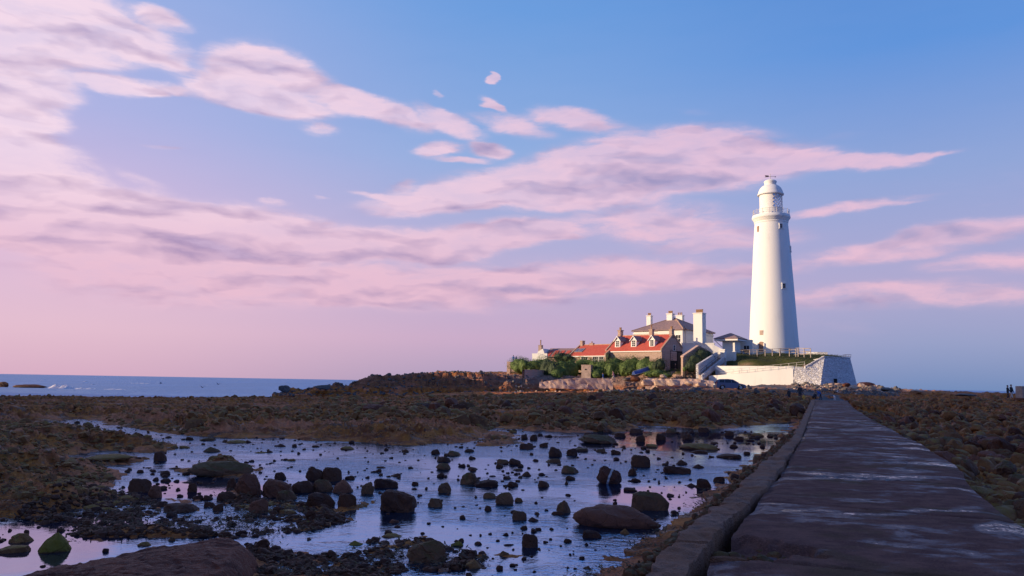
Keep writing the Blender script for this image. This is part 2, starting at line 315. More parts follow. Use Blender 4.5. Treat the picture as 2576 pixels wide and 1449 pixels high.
M['glass'] = flat('window_glass', (.03,.035,.045), .08, .1)
M['dark'] = flat('dark_interior', (.012,.010,.010), .9, .2)
M['brown'] = flat('weathered_brown_paint', (.30,.16,.11), .7, .15)
M['pot'] = flat('clay_chimney_pot', (.36,.20,.10), .8, .3, 6)
M['ridge'] = flat('ridge_tile', (.42,.26,.18), .8, .25)
M['rail'] = flat('weathered_white_rail', (.62,.55,.50), .6, .15)
M['wood'] = flat('grey_timber', (.42,.33,.28), .8, .25, 8)
M['grass'] = None
def foliage(name, c1, c2, c3):
    m, t = newmat(name); p = wpos(t)
    n = t.noise(p, 1.6, 4, .6); n2 = t.noise(p, 9, 3, .6)
    c = t.mix(t.mr(n, .35, .65), c1+(1,), c2+(1,)); c = t.mix(t.mr(n2, .5, .7), c, c3+(1,))
    finish(t, c, .75, n2, .4, .05); return m
M['leaf'] = foliage('shrub_leaves', (0.0437,0.0822,0.014), (0.0948,0.1507,0.0252), (0.1604,0.1918,0.049))
M['leaf_dark'] = foliage('dark_shrub_leaves', (0.0173,0.0344,0.0121), (0.0402,0.0632,0.0194), (0.0688,0.0803,0.0365))
M['turf'] = foliage('bank_turf', (.035,.055,.010), (.07,.085,.018), (.28,.16,.07))
M['bark'] = flat('bark', (.08,.06,.045), .9)
M['carpaint'] = flat('blue_grey_car_paint', (.15,.16,.235), .3, .05, 1, .0, Metallic=.35)
M['rubber'] = flat('tyre_rubber', (.02,.02,.02), .8)
M['alloy'] = flat('alloy', (.5,.5,.52), .35, .1, Metallic=.8)
M['lamp_red'] = flat('red_lamp_plastic', (.5,.05,.04), .3); M['lamp_clear'] = flat('clear_lamp_plastic', (.6,.6,.6), .2)
M['boatblue'] = flat('blue_boat_paint', (.035,.075,.27), .5, .2); M['boatwhite'] = flat('pale_boat_keel', (.55,.5,.5), .5)
def cloth(n, c): M[n] = flat(n, c, .85, .15, 12)
cloth('skin', (.50,.30,.22)); cloth('hair_dark', (.02,.015,.012)); cloth('hair_white', (.6,.55,.5)); cloth('black_cloth', (.022,.018,.022)); cloth('navy_cloth', (.03,.035,.06))
cloth('charcoal_cloth', (.045,.045,.055)); cloth('blue_cloth', (.05,.14,.42)); cloth('pale_cloth', (.6,.55,.52)); cloth('pink_cloth', (.55,.28,.30)); cloth('bare_legs', (.55,.36,.30)); cloth('denim', (.10,.16,.30))
cloth('orange_cloth', (.85,.18,.04)); cloth('yellow_cloth', (.85,.5,.08)); cloth('white_fur', (.75,.66,.62)); cloth('brown_fur', (.10,.06,.04)); cloth('shoe_white', (.8,.72,.68))

# ------------------------------------------------------------------ object helpers
def tag(o, label=None, cat=None, group=None, kind=None):
    if label: o['label'] = label
    if cat: o['category'] = cat
    if group: o['group'] = group
    if kind: o['kind'] = kind
    return o
def empty(name, loc, label=None, cat=None, group=None, rz=0.0):
    o = bpy.data.objects.new(name, None); COL.objects.link(o); o.location = loc; o.rotation_euler = (0, 0, rz); o.empty_display_size = .3
    tag(o, label, cat, group); bpy.context.view_layer.update; return o
def npmesh(name, V, Fq, smooth=True):
    V = np.ascontiguousarray(V, dtype=np.float32); Fq = np.ascontiguousarray(Fq, dtype=np.int32)
    me = bpy.data.meshes.new(name); me.vertices.add(len(V)); me.vertices.foreach_set('co', V.ravel())
    k = Fq.shape[1]; me.loops.add(Fq.size); me.loops.foreach_set('vertex_index', Fq.ravel())
    me.polygons.add(len(Fq)); me.polygons.foreach_set('loop_start', np.arange(0, Fq.size, k, dtype=np.int32))
    me.polygons.foreach_set('use_smooth', np.full(len(Fq), smooth)); me.update(calc_edges=True); return me
def link(name, me, mat, parent=None):
    o = bpy.data.objects.new(name, me); COL.objects.link(o)
    if mat is not None and not me.materials: me.materials.append(mat)
    if parent is not None:
        o.parent = parent
    return o
class MB:
    """collects shapes, links them as one mesh object; coordinates are in the parent's frame"""
    def __init__(s): s.v = []; s.f = []
    def add(s, vs, fs):
        n = len(s.v); s.v += [tuple(x) for x in vs]; s.f += [tuple(i+n for i in f) for f in fs]; return s
    def box(s, c, d, rz=0.0, M4=None, taper=1.0):
        x, y, z = [k/2 for k in d]
        vs = [(-x,-y,-z),(x,-y,-z),(x,y,-z),(-x,y,-z),(-x*taper,-y*taper,z),(x*taper,-y*taper,z),(x*taper,y*taper,z),(-x*taper,y*taper,z)]
        m = Matrix.Translation(c) @ Matrix.Rotation(rz, 4, 'Z')
        if M4 is not None: m = M4 @ m
        return s.add([m @ Vector(q) for q in vs], [(0,3,2,1),(4,5,6,7),(0,1,5,4),(1,2,6,5),(2,3,7,6),(3,0,4,7)])
    def bar(s, a, b, r, n=8, r2=None):
        a = Vector(a); b = Vector(b); d = (b-a).normalized(); q = d.to_track_quat('Z', 'Y'); r2 = r if r2 is None else r2
        vs = []
        for p, rr in ((a, r), (b, r2)):
            for i in range(n):
                t = 2*math.pi*(i+.5)/n; vs.append(p + q @ Vector((math.cos(t)*rr, math.sin(t)*rr, 0)))
        fs = [(i, (i+1) % n, n+(i+1) % n, n+i) for i in range(n)] + [tuple(range(n))[::-1], tuple(range(n, 2*n))]
        return s.add(vs, fs)
    def lathe(s, prof, n=48, c=(0, 0, 0)):
        vs = []; fs = []
        for (r, z) in prof:
            for i in range(n):
                t = 2*math.pi*i/n; vs.append((c[0]+r*math.cos(t), c[1]+r*math.sin(t), c[2]+z))
        for k in range(len(prof)-1):
            for i in range(n): fs.append((k*n+i, k*n+(i+1) % n, (k+1)*n+(i+1) % n, (k+1)*n+i))
        fs.append(tuple(range(n))[::-1]); fs.append(tuple(range((len(prof)-1)*n, len(prof)*n)))
        return s.add(vs, fs)
    def prism(s, pts, off):
        """closed polygon pts (3d) extruded by the vector off"""
        n = len(pts); off = Vector(off); a = [Vector(p) for p in pts]
        nrm = Vector((0, 0, 0))
        for i in range(n): nrm += a[i].cross(a[(i+1) % n])
        if nrm.dot(off) > 0: a = a[::-1]
        return s.add(a+[p+off for p in a], [tuple(range(n)), tuple(range(n, 2*n))[::-1]]+[(i, i+n, (i+1) % n+n, (i+1) % n) for i in range(n)])
    def build(s, name, mat, parent=None, smooth=False, bevel=0.0):
        me = bpy.data.meshes.new(name); me.from_pydata(s.v, [], s.f); me.validate()
        bm = bmesh.new(); bm.from_mesh(me); bmesh.ops.recalc_face_normals(bm, faces=bm.faces)
        if bevel: bmesh.ops.bevel(bm, geom=bm.edges[:], offset=bevel, segments=2, affect='EDGES')
        bm.to_mesh(me); bm.free()
        if smooth:
            me.polygons.foreach_set('use_smooth', [True]*len(me.polygons)); me.set_sharp_from_angle(angle=R(38))
        return link(name, me, mat, parent)

# ------------------------------------------------------------------ vector noise
def _h(ix, iy, s):
    n = (ix.astype(np.int64)*374761393 + iy.astype(np.int64)*668265263 + s*974634777) & 0x7fffffff
    n = ((n ^ (n >> 13))*1274126177) & 0x7fffffff
    n = (n ^ (n >> 16)) & 0xffff
    return n/65535.0
def vnoise(x, y, s=0):
    ix = np.floor(x); iy = np.floor(y); fx = x-ix; fy = y-iy
    fx = fx*fx*fx*(fx*(fx*6-15)+10); fy = fy*fy*fy*(fy*(fy*6-15)+10)
    a = _h(ix, iy, s); b = _h(ix+1, iy, s); c = _h(ix, iy+1, s); d = _h(ix+1, iy+1, s)
    return (a*(1-fx)+b*fx)*(1-fy)+(c*(1-fx)+d*fx)*fy*1.0
def fbm(x, y, o=5, s=0, g=.5):
    t = np.zeros_like(x); a = 1.0; tot = 0
    for i in range(o):
        t += a*(vnoise(x, y, s+i)-.5); tot += a; a *= g
        x, y = x*1.62+y*1.2, y*1.62-x*1.2
    return t/tot*2
def sstep(a, b, x):
    t = np.clip((x-a)/(b-a), 0, 1); return t*t*(3-2*t)
def sdist(x, y, poly):
    """signed distance to a closed polygon, positive inside"""
    P_ = np.array(poly, dtype=float); n = len(P_); d = np.full(x.shape, 1e18); ins = np.zeros(x.shape, bool)
    for i in range(n):
        ax, ay = P_[i]; bx, by = P_[(i+1) % n]; ex, ey = bx-ax, by-ay
        t = np.clip(((x-ax)*ex+(y-ay)*ey)/(ex*ex+ey*ey+1e-12), 0, 1)
        d = np.minimum(d, (x-ax-t*ex)**2+(y-ay-t*ey)**2)
        if by != ay:
            c = ((ay > y) != (by > y)) & (x < (bx-ax)*(y-ay)/(by-ay)+ax); ins ^= c
    d = np.sqrt(d); return np.where(ins, d, -d)
def idw(x, y, pts, p=3.0):
    num = np.zeros_like(x); den = np.zeros_like(x)
    for (a, b, z) in pts:
        w_ = 1/((x-a)**2+(y-b)**2+1.0)**(p/2); num += w_*z; den += w_
    return num/den

# ================================================================== TERRAIN
ZW = -0.75                                   # level of the tide pool
SEA = -2.2
def g(px, py, z=ZW): p = at_z(px, py, z); return (p.x, p.y)
def yy(px, Y): p = at_y(px, 960, Y); return (p.x, Y)
WATER = [g(*q) for q in [(74,1066),(191,1053),(253,1060),(298,1073),(372,1084),(446,1092),(521,1098),(583,1102),(694,1100),(783,1107),(897,1111),(997,1119),(1059,1121),(1096,1115),(1150,1119),
 (1205,1108),(1225,1088),(1269,1072),(1327,1083),(1440,1088),(1582,1084),(1590,1070),(1666,1070),(1762,1080),(1827,1077),(1891,1070),(1940,1064),(2001,1062),(1990,1098),(1962,1118),(1938,1140),(1915,1162),(1868,1182),
 (1830,1212),(1755,1254),(1722,1305),(1628,1364),(1570,1409),(1500,1438),(1440,1470),(1300,1600),(900,1700),(500,1700),(-300,1700),(-500,1460),(-300,1330),(-60,1306),(49,1306),(120,1318),(186,1314),(226,1328),(169,1336),(213,1350),(300,1349),(423,1346),(560,1352),(614,1350),
 (735,1338),(800,1330),(841,1323),(852,1305),(849,1298),(790,1288),(740,1287),(690,1292),(614,1296),(513,1306),(440,1293),(402,1288),(368,1280),(409,1268),(377,1256),(322,1240),(251,1229),(298,1212),(310,1195),(285,1181),(231,1181),(223,1171),(208,1158),(174,1157),(159,1147),(200,1140),(260,1134),(340,1138),(422,1136),(440,1122),(422,1115),(360,1110),(310,1102),(273,1093),(174,1096),(129,1090),(99,1077)]]
SLAB = [g(px, py-24, ZW+.34) for px, py in [(-500,1620),(-160,1500),(0,1449),(109,1421),(246,1396),(355,1376),(464,1363),(560,1358),(618,1359),(655,1370),(662,1384),(645,1410),(600,1500),(420,1800),(-500,1900)]]
LANDS = [SLAB if L == 'SLAB' else [g(*q) for q in L] for L in [
 [(563,1262),(585,1240),(640,1262),(700,1262),(760,1268),(830,1282),(900,1282),(945,1262),(900,1268),(800,1300),(700,1300),(600,1298),(560,1290)],
 [(655,1372),(700,1398),(830,1404),(912,1396),(958,1369),(1048,1360),(1110,1378),(1160,1388),(1207,1398),(1195,1428),(1100,1432),(1021,1428),(960,1450),(900,1500),(640,1520),(560,1440)],
 'SLAB',
 [(1215,1091),(1260,1088),(1290,1100),(1296,1114),(1250,1120),(1214,1120)],
 [(455,1184),(500,1172),(560,1166),(600,1168),(640,1180),(640,1198),(560,1202),(490,1194)],
 [(215,1171),(273,1160),(332,1152),(345,1160),(300,1170),(230,1175)]]]
GRAV = [g(*q) for q in [(250,1228),(380,1240),(560,1250),(760,1268),(860,1296),(860,1312),(740,1342),(560,1356),(420,1352),(200,1348),(90,1326),(60,1300),(180,1270),(230,1250)]]
GRAV2 = [g(*q) for q in [(640,1372),(900,1380),(1050,1350),(1215,1385),(1230,1430),(1100,1440),(960,1460),(620,1470)]]
lows = [(g(px, py, z)+(z,)) for (px, py, z) in [(100,1230,-.25),(40,1160,-.12),(-60,1200,.0),(200,1200,-.3),(160,1190,-.2),(200,1270,-.52),(60,1280,-.6),(0,1290,-.6),(100,1290,-.66),(100,1290,-.6),(250,1115,-.2),(60,1100,-.05),(120,1120,-.1),(0,1110,.0),(200,1035,-.45),(400,1050,-.5),(600,1040,-.5),(800,1060,-.5),(1000,1040,-.5),(1000,1090,-.6),(1400,1040,-.45),(1300,1060,-.5),(1800,1035,-.4),(1700,1060,-.5),(1950,1040,-.4),
 (300,1305,-.62),(500,1325,-.66),(700,1318,-.66),(1600,1010,-.25),(2000,1020,-.2),(1000,1420,-.62),(100,1010,-1.15),(300,1008,-1.15),(600,1010,-1.1),(1000,1012,-.7),(2300,1100,-.7),(2500,1150,-.75),(2540,1240,-.85),(2400,1180,-.85),(2576,1300,-.9),(2300,1050,-.45),(2500,1060,-.45),(2300,1015,-.1),(2540,1025,-.1),(2200,1020,-.2)]]
lows += [(a, b, z) for (a, b, z) in [(-100,150,-2.6),(-60,128,-2.2),(-30,126,-1.9),(-90,100,-1.8),(-60,106,-1.75),(-40,108,-1.7),(-70,86,-1.5),(-45,88,-1.4),(-22,112,-1.5),(-20,140,-.9),(0,138,-.35),(10,130,-.15),(25,132,.5),(33,118,.85),(38,124,1.25),(46,130,1.8),(52,134,2.1),(57,130,1.8),(60,120,1.1),(48,112,.45),(40,105,.1),(30,105,.1),(50,100,.0),(70,130,1.4),(85,125,1.0),(72,112,.9),(80,100,.45),(57,92,.35),(95,105,.6),(50,80,-.1),(30,80,-.25),(38,95,-.05),(66,140,1.9)]]
UPOLY = [yy(*q) for q in [(705,142),(800,141),(905,141),(1000,142),(1150,144),(1280,146),(1360,149),(1500,149),(1560,147.5),(1650,145),(1740,143),(1790,144.3),(1860,141.4),(1930,139),(1990,137.2),(2024,138.5),(2078,139),(2115,144),(2128,152),(2150,172),(2100,205),(1700,225),(1250,215),(1180,178),(1060,158),(900,150),(700,147)]]
ups = [yy(px, Y)+(z,) for (px, Y, z) in [(700,144,.5),(760,144,.2),(808,144,1.0),(870,144,.9),(915,144,1.9),(960,145,2.6),(1001,146,2.4),(1058,148,2.9),(1133,150,3.3),(1214,152,3.2),(1270,152,2.8),
 (1320,151,2.1),(1400,151,2.0),(1500,151,2.1),(1580,150,2.4),(1650,148,2.8),(1700,146.5,3.1),(1760,145.5,3.0),(1320,158,3.0),(1400,158,3.0),(1500,158,3.1),(1600,156,3.6),(1660,152,4.0),(1700,151,4.6),(1740,151,4.4),(1500,170,4.6),(1400,170,4.2),(1310,172,3.8),(1640,166,6.0),(1740,168,7.3),(1790,158,6),
 (1800,146,3.4),(1860,143.5,4.6),(1930,141,4.6),(1990,139.5,4.9),(2040,137.5,6.0),(2100,139.5,6.7),(2140,142,6.7),(1830,160,7.9),(1850,155,7.9),(1950,157,8.1),(2050,157,8.0),(1948,172,8.4),(2080,165,8.0),(2150,165,7.0),(1900,148,6.6),(2000,147,6.9),(2080,150,7.2),(1300,200,3.0),(1800,200,7.0),(2050,200,6.0)]]

# causeway edges measured from the viewpoint
KO = [(1601,1449),(1665,1380),(1762,1306),(1827,1248),(1885,1193),(1923,1157),(1949,1135),(1969,1119),(1994,1096),(2014,1057),(2033,1022),(2040,1006)]
KI = [(1736,1449),(1762,1399),(1814,1344),(1859,1290),(1891,1261),(1956,1193),(1988,1141),(2020,1093),(2034,1052),(2046,1022),(2052,1006)]
RE = [(2576,1316),(2518,1283),(2439,1211),(2409,1166),(2391,1158),(2306,1107),(2288,1102),(2247,1079),(2196,1056),(2147,1025),(2130,1006)]
def edge(L, z=0.0):
    a = sorted([g(px, py, z) for px, py in L], key=lambda q: q[1]); ys = np.array([q[1] for q in a]); xs = np.array([q[0] for q in a])
    s0 = (xs[2]-xs[0])/(ys[2]-ys[0])
    def f(y):
        y = np.asarray(y, dtype=float); return np.where(y < ys[0], xs[0]+(y-ys[0])*s0, np.interp(y, ys, xs))
    return f, ys, xs
eKO, ko_y, ko_x = edge(KO, .05); eKI, _, ki_x = edge(KI, .02); eRE, re_y, re_x = edge(RE, .0)
YEND = 104.0
def water_sd(x, y):
    d = sdist(x, y, WATER)
    for L in LANDS: d = np.minimum(d, -sdist(x, y, L))
    return d
CARZ = at_y(1838, 980, 117).z
def ground(x, y, detail=True):
    low = idw(x, y, lows)
    wsd = water_sd(x, y)
    near = np.clip(y/25, .35, 1.6)
    wsd = wsd + fbm(x*1.1, y*1.1, 4, 3)*.55*near + fbm(x*5, y*5, 3, 9)*.12
    # ledges: broken strata
    f1 = fbm(x*.22, y*.34, 5, 21); f2 = fbm(x*.9+f1, y*1.3, 5, 31, .6); f3 = fbm(x*3.4, y*3.8, 4, 41, .6)
    st = (f1*1.1+f2*.35)*2.6; led = (np.floor(st)+sstep(.55, .95, st-np.floor(st)))/2.6
    amp = np.where(y > 30, .42, .28)*np.clip(1-(y-150)/60, .2, 1)
    hum = np.maximum(fbm(x*.55+7, y*.8, 4, 101), 0)*.38*sstep(3, -3, x)*sstep(34, 22, y)+np.maximum(fbm(x*2.3+f2, y*3.0, 3, 103), -.1)*.14*sstep(40, 20, y)
    rg1 = (1-np.minimum(1, np.abs(fbm(x*.8+f1, y*1.5+f1, 3, 111))*3.2))**2; rg2 = (1-np.minimum(1, np.abs(fbm(x*2.6+f2, y*4.2, 3, 113))*3.0))**2
    hum = hum+(rg1*.20+rg2*.085)*np.clip(y/28, .55, 1.5)*sstep(125, 100, y)
    rough = hum+led*amp*.55+f2*.16*np.clip(y/40, .6, 1.3)+np.abs(f3)*.09*np.clip(y/30, .5, 1.6)+np.maximum(f3, 0)*.05
    slab = sdist(x, y, LANDS[2])
    land = ZW+.03+sstep(0, 3.2, -wsd)*(low-ZW-.03)
    land = land+rough*sstep(-.1, 1.6, -wsd)+sstep(0, .5, -wsd)*.05+f3*.03*sstep(0, .3, -wsd)
    wat = ZW-.03-.16*sstep(0, 1.5, wsd)+np.maximum(fbm(x*2.2, y*2.2, 4, 55), 0)*.10
    H = np.where(wsd > 0, wat, land)
    H = np.where(slab > -.12, np.minimum(H, ZW+.06), H)
    gk = sstep(0, .5, np.maximum(sdist(x, y, GRAV), sdist(x, y, GRAV2))+fbm(x*1.3, y*1.3, 3, 121)*.3); H = H*(1-gk)+(ZW-.02+np.maximum(f3, -.3)*.07+f2*.05)*gk
    # upper island
    us = sdist(x, y, UPOLY)
    wild = sstep(44, 34, x)
    us2 = us+(fbm(x*.35, y*.35, 4, 81)*2.2+fbm(x*1.6, y*1.6, 3, 85)*.7)*wild
    up = idw(x, y, ups, 3.5)
    ul = f2*.35+f3*.18
    mk = sstep(0, np.where(wild > .5, 6.0, .9), us2+.6*wild)
    led2 = np.floor(mk*3+f2*.5+.3)/3; mk = np.clip(mk*(1-.55*wild)+led2*.55*wild, 0, 1)
    smooth_isl = sstep(3.3, 4.2, up)
    H = H*(1-mk)+(up+ul*(1-smooth_isl*.85)*mk)*mk
    # falls to the sea bed beyond the reef
    dl = sstep(0, 10, y-(112+8*fbm(x*.03, x*0+2, 3, 91)+np.clip(-x-20, 0, 60)*.0+np.clip(x+32, 0, 60)*1.1))
    dr = sstep(0, 9, (x-62)*.55+(y-112)-fbm(x*.1, y*.1, 3, 95)*6-np.clip(150-y, 0, 60)*.12-8-20*sstep(140, 120, y)*sstep(60, 72, x)*0)
    outside = (us < -1.0)
    H = np.where(outside & (x < 10), H*(1-dl)+(-3.4)*dl, H)
    H = np.where(y > 160, np.where(us < 0, H+(-3.4-H)*sstep(0, 6, -us), H), H)
    H = np.where((x > 55) & (us < 0), H*(1-dr)+(-3.4)*dr, H)
    # levelled ground under the parked car
    cl_ = sstep(4.2, 2.4, np.hypot((x-32.1)*.8, y-117)); H = H*(1-cl_)+CARZ*cl_
    # under the causeway
    inc = np.minimum(x-eKO(y), eRE(y)-x); 
    H = np.where((y < YEND), np.where(inc > -.25, np.minimum(H, -.30-.3*sstep(0, 1, YEND-y)*sstep(70, 40, y)), np.minimum(H, np.where(y < 60, -.12, 9))), H)
    side = x-eRE(y)
    H = np.where((side > 0) & (side < 3) & (y < 70), np.minimum(H, -.55), H)
    return H
# polar sheet: finer near the viewpoint, one sheet out to beyond the island
th = np.concatenate([np.linspace(-88, -37, 60)[:-1], np.linspace(-37, 37, 900), np.linspace(37, 88, 60)[1:]])
rr = [2.0]
while rr[-1] < 330:
    r_ = rr[-1]; rr.append(r_+ (max(.02, r_*r_*.00105) if r_ < 16 else max(.27*1, r_*.0042) if r_ < 60 else (.26 if r_ < 172 else r_*.03)))
rr = np.array(rr)
TH, RR = np.meshgrid(np.radians(th), rr)
X = RR*np.sin(TH); Y = RR*np.cos(TH)
Z = ground(X.ravel(), Y.ravel()).reshape(X.shape)
def gridfaces(a, b):
    i = np.arange(a-1)[:, None]*b+np.arange(b-1)[None, :]
    return np.stack([i, i+b, i+b+1, i+1], -1).reshape(-1, 4)
terr = link('terrain', npmesh('terrain', np.stack([X, Y, Z], -1).reshape(-1, 3), gridfaces(*X.shape)[:, ::-1]), M['terrain'])
tag(terr, kind='structure')
print('terrain verts', X.size)
# quick height lookup (bilinear on the polar sheet)
def hz(x, y):
    x = np.atleast_1d(np.asarray(x, float)); y = np.atleast_1d(np.asarray(y, float))
    t = np.degrees(np.arctan2(x, y)); r = np.hypot(x, y)
    fi = np.interp(r, rr, np.arange(len(rr))); fj = np.interp(t, th, np.arange(len(th)))
    i = np.clip(fi.astype(int), 0, len(rr)-2); j = np.clip(fj.astype(int), 0, len(th)-2); a = fi-i; b = fj-j
    return (Z[i, j]*(1-a)*(1-b)+Z[i+1, j]*a*(1-b)+Z[i, j+1]*(1-a)*b+Z[i+1, j+1]*a*b)
def h1(x, y): return float(hz(x, y)[0])

# pool water and sea
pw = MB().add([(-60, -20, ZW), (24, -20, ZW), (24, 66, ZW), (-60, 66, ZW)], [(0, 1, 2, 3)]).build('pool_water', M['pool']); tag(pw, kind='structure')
SR = 28000
sb = [(-SR, -300, SEA), (SR, -300, SEA), (SR, SR, SEA), (-SR, SR, SEA)]
swp = MB().add(sb, [(0, 1, 2, 3)]).build('sea_water', M['sea']); tag(swp, kind='structure')
# mainland cliff out of view, added and shaped to shade foreshore and ridge
hx = np.linspace(-98, -420, 40); hy = np.linspace(-260, 190, 120); HX, HY = np.meshgrid(hx, hy)
end = sstep(116, 88, HY+6*fbm(HX*.02, HY*.05, 3, 5)); front = sstep(0, 22, -100-HX+5*fbm(HX*.05, HY*.05, 4, 7))
end2 = sstep(151, 141, HY+3*fbm(HX*.02, HY*.05, 3, 6)); front2 = sstep(0, 22, -112-HX+3*fbm(HX*.05, HY*.05, 4, 8))
HZ = -3+np.maximum((56+5*fbm(HX*.02, HY*.02, 4, 9))*end*front, 37*end2*front2)+fbm(HX*.1, HY*.1, 4, 11)*1.5*front*end
hd = link('shade_headland', npmesh('shade_headland', np.stack([HX, HY, HZ], -1).reshape(-1, 3), gridfaces(*HX.shape)), M['terrain']); tag(hd, kind='structure')

# ------------------------------------------------------------------ causeway
ys = [-6.0]
while ys[-1] < YEND: ys.append(ys[-1]+(.035 if 5 < ys[-1] < 13 else .12 if ys[-1] < 5 else ys[-1]*.006))
ys = np.array(ys); NC = 110
u = np.linspace(0, 1, NC)
xl = eKI(ys)+.02+.07*sstep(15, 7, ys)+fbm(ys*1.3, ys*0+1, 4, 12)*.05; xr = eRE(ys)+fbm(ys*.9, ys*0+5, 4, 13)*.05
CX = xl[:, None]+(xr-xl)[:, None]*u[None, :]; CY = np.repeat(ys[:, None], NC, 1)
dh = Vector((math.sin(R(20)), math.cos(R(20))))
s_ = CX*dh.x+CY*dh.y; tq = s_+fbm(CX*.5, CY*.5, 3, 15)*.35
k_ = tq/3.9; fr = np.abs(k_-np.round(k_))*3.9
stepn = _h(np.floor(k_+.5).astype(int), np.zeros_like(k_, dtype=int), 5)
CZ = -.02+fbm(CX*.6, CY*.6, 4, 17)*.025+fbm(CX*9, CY*9, 3, 18)*.005-.035*sstep(.06, .01, fr)+(stepn-.5)*.022
hole = g(1850, 1372, 0)
hd_ = np.hypot((CX-hole[0])/.72, (CY-hole[1])/.55)+fbm(CX*3, CY*3, 4, 19)*.45
CZ -= sstep(1.05, .75, hd_)*(.13+.05*fbm(CX*7, CY*7, 3, 20)); CZ += sstep(1.5, 1.0, hd_)*.008
lip = sstep(.18, 0, (CX-xl[:, None])); CZ -= lip*.03*(1+fbm(CX*2, CY*2, 3, 22))
rl = sstep(.30, 0, (xr[:, None]-CX)); CZ -= rl*.03
far = sstep(96, 104, CY); CZ += far*.02
V = np.stack([CX, CY, CZ], -1)
skl = V[:, :1].copy(); skl[..., 2] = -.9; skr = V[:, -1:].copy(); skr[..., 2] = -1.0; skr[..., 0] += .06
V = np.concatenate([skl, V, skr], 1)
cw = link('causeway', npmesh('causeway', V.reshape(-1, 3), gridfaces(V.shape[0], V.shape[1])[:, ::-1]), M['causeway']); tag(cw, kind='structure'); cw.data.set_sharp_from_angle(angle=R(50))
# kerb strip
xo = eKO(ys)+fbm(ys*.8, ys*0+9, 4, 23)*.10+fbm(ys*3.5, ys*0+4, 3, 27)*.05; xi = eKI(ys)-.01-.02*sstep(15, 7, ys)+fbm(ys*1.6, ys*0+3, 4, 24)*.05
uu = np.array([0, 0, .012, .03, .12, .25, .38, .5, .62, .75, .88, .965, .985, 1, 1]); zz_ = np.array([-1.0, -.12, .005, .03, .035, .035, .035, .035, .035, .035, .035, .03, .0, -.06, -.4])
KX = xo[:, None]+(xi-xo)[:, None]*uu[None]; KX[:, 0] -= .06; KX[:, 1:4] += (fbm(ys*5, ys*0+2, 4, 28)*.035)[:, None]; KX[:, 11:] += (fbm(ys*6, ys*0+6, 4, 29)*.03)[:, None]; KY = np.repeat(ys[:, None], len(uu), 1)
KZ0 = zz_[None]+0*KX; KZ = zz_[None]+fbm(KX*1.4, KY*1.4, 4, 25)*.035+fbm(KX*9, KY*9, 4, 26)*.024-.02*(KZ0 > -.05)-.015*sstep(10, 22, KY)*(KZ0 > -.05)-.03*np.maximum(0, fbm(KX*3, KY*2, 3, 30)-.25)*3
kj = np.abs((ys/2.7)-np.round(ys/2.7))*2.7; KZ[:, 2:13] -= (.05*sstep(.05, 0, kj))[:, None]
kb = link('kerb', npmesh('kerb', np.stack([KX, KY, KZ], -1).reshape(-1, 3), gridfaces(*KX.shape)[:, ::-1]), M['kerb']); tag(kb, kind='structure'); kb.data.set_sharp_from_angle(angle=R(45))
# great flat slab in the near left corner: a rock of its own
sx0, sx1 = min(q[0] for q in SLAB)-.1, max(q[0] for q in SLAB)+.1; sy0, sy1 = min(q[1] for q in SLAB)-.1, max(q[1] for q in SLAB)+.1
sx0 = max(sx0, -9); sy0 = max(sy0, 2.2); gx = np.arange(sx0, sx1, .03); gy = np.arange(sy0, sy1, .03); SX, SY = np.meshgrid(gx, gy)
ssd = sdist(SX.ravel(), SY.ravel(), SLAB).reshape(SX.shape)+fbm(SX*1.7, SY*1.7, 4, 66)*.05
crk = np.abs(fbm(SX*.55+3.1, SY*.55, 3, 77)); bed = fbm(SX*.7, SY*1.2, 4, 72)
SZ = ZW-.12+.40*np.clip(ssd/.26, 0, 1)**.5+.10*sstep(0, 1.4, ssd)+bed*.035+np.floor(bed*3)*.012-.04*sstep(.010, .0, crk)+fbm(SX*11, SY*11, 4, 71)*.012+np.minimum(0, fbm(SX*5, SY*5, 3, 73))*.03
fq = gridfaces(*SX.shape); kf = (ssd.ravel()[fq] > -.005).any(1); lo = np.array([0.0, 6.0, ZW])
slo = link('slab_rock', npmesh('slab_rock', np.stack([SX, SY, SZ], -1).reshape(-1, 3)-lo, fq[kf]), None); slo.location = lo; slo.data.materials.append(M['rock_slab']); slo.data.set_sharp_from_angle(angle=R(50))
slo['label'] = 'great flat purple-brown rock slab filling the bottom left corner'; slo['category'] = 'rock'
# path that climbs from the causeway on to the island
def strip(name, mat, pts, wid, lift=.05, n=80, m=9):
    P_ = np.array([(p[0], p[1]) for p in pts], float); W_ = np.array(wid, float); t = np.linspace(0, len(P_)-1, n)
    k = np.arange(len(P_)); cx = np.interp(t, k, P_[:, 0]); cy = np.interp(t, k, P_[:, 1]); ww = np.interp(t, k, W_)
    ker = np.ones(9)/9; cx[4:-4] = np.convolve(cx, ker, 'valid'); cy[4:-4] = np.convolve(cy, ker, 'valid')
    dx = np.gradient(cx); dy = np.gradient(cy); L = np.hypot(dx, dy); nx, ny = -dy/L, dx/L
    q = np.linspace(-.5, .5, m); ax = cx[:, None]+nx[:, None]*ww[:, None]*q; ay = cy[:, None]+ny[:, None]*ww[:, None]*q
    az_ = hz(ax.ravel(), ay.ravel()).reshape(ax.shape); mx_ = az_.mean(1); mx_ = np.convolve(np.pad(mx_, 6, 'edge'), np.ones(13)/13, 'valid')
    zz = np.maximum(az_, mx_[:, None])+lift; zz[:, 0] = az_[:, 0]-.1; zz[:, -1] = az_[:, -1]-.1
    o = link(name, npmesh(name, np.stack([ax, ay, zz], -1).reshape(-1, 3), gridfaces(*ax.shape)), mat); tag(o, kind='structure'); return o
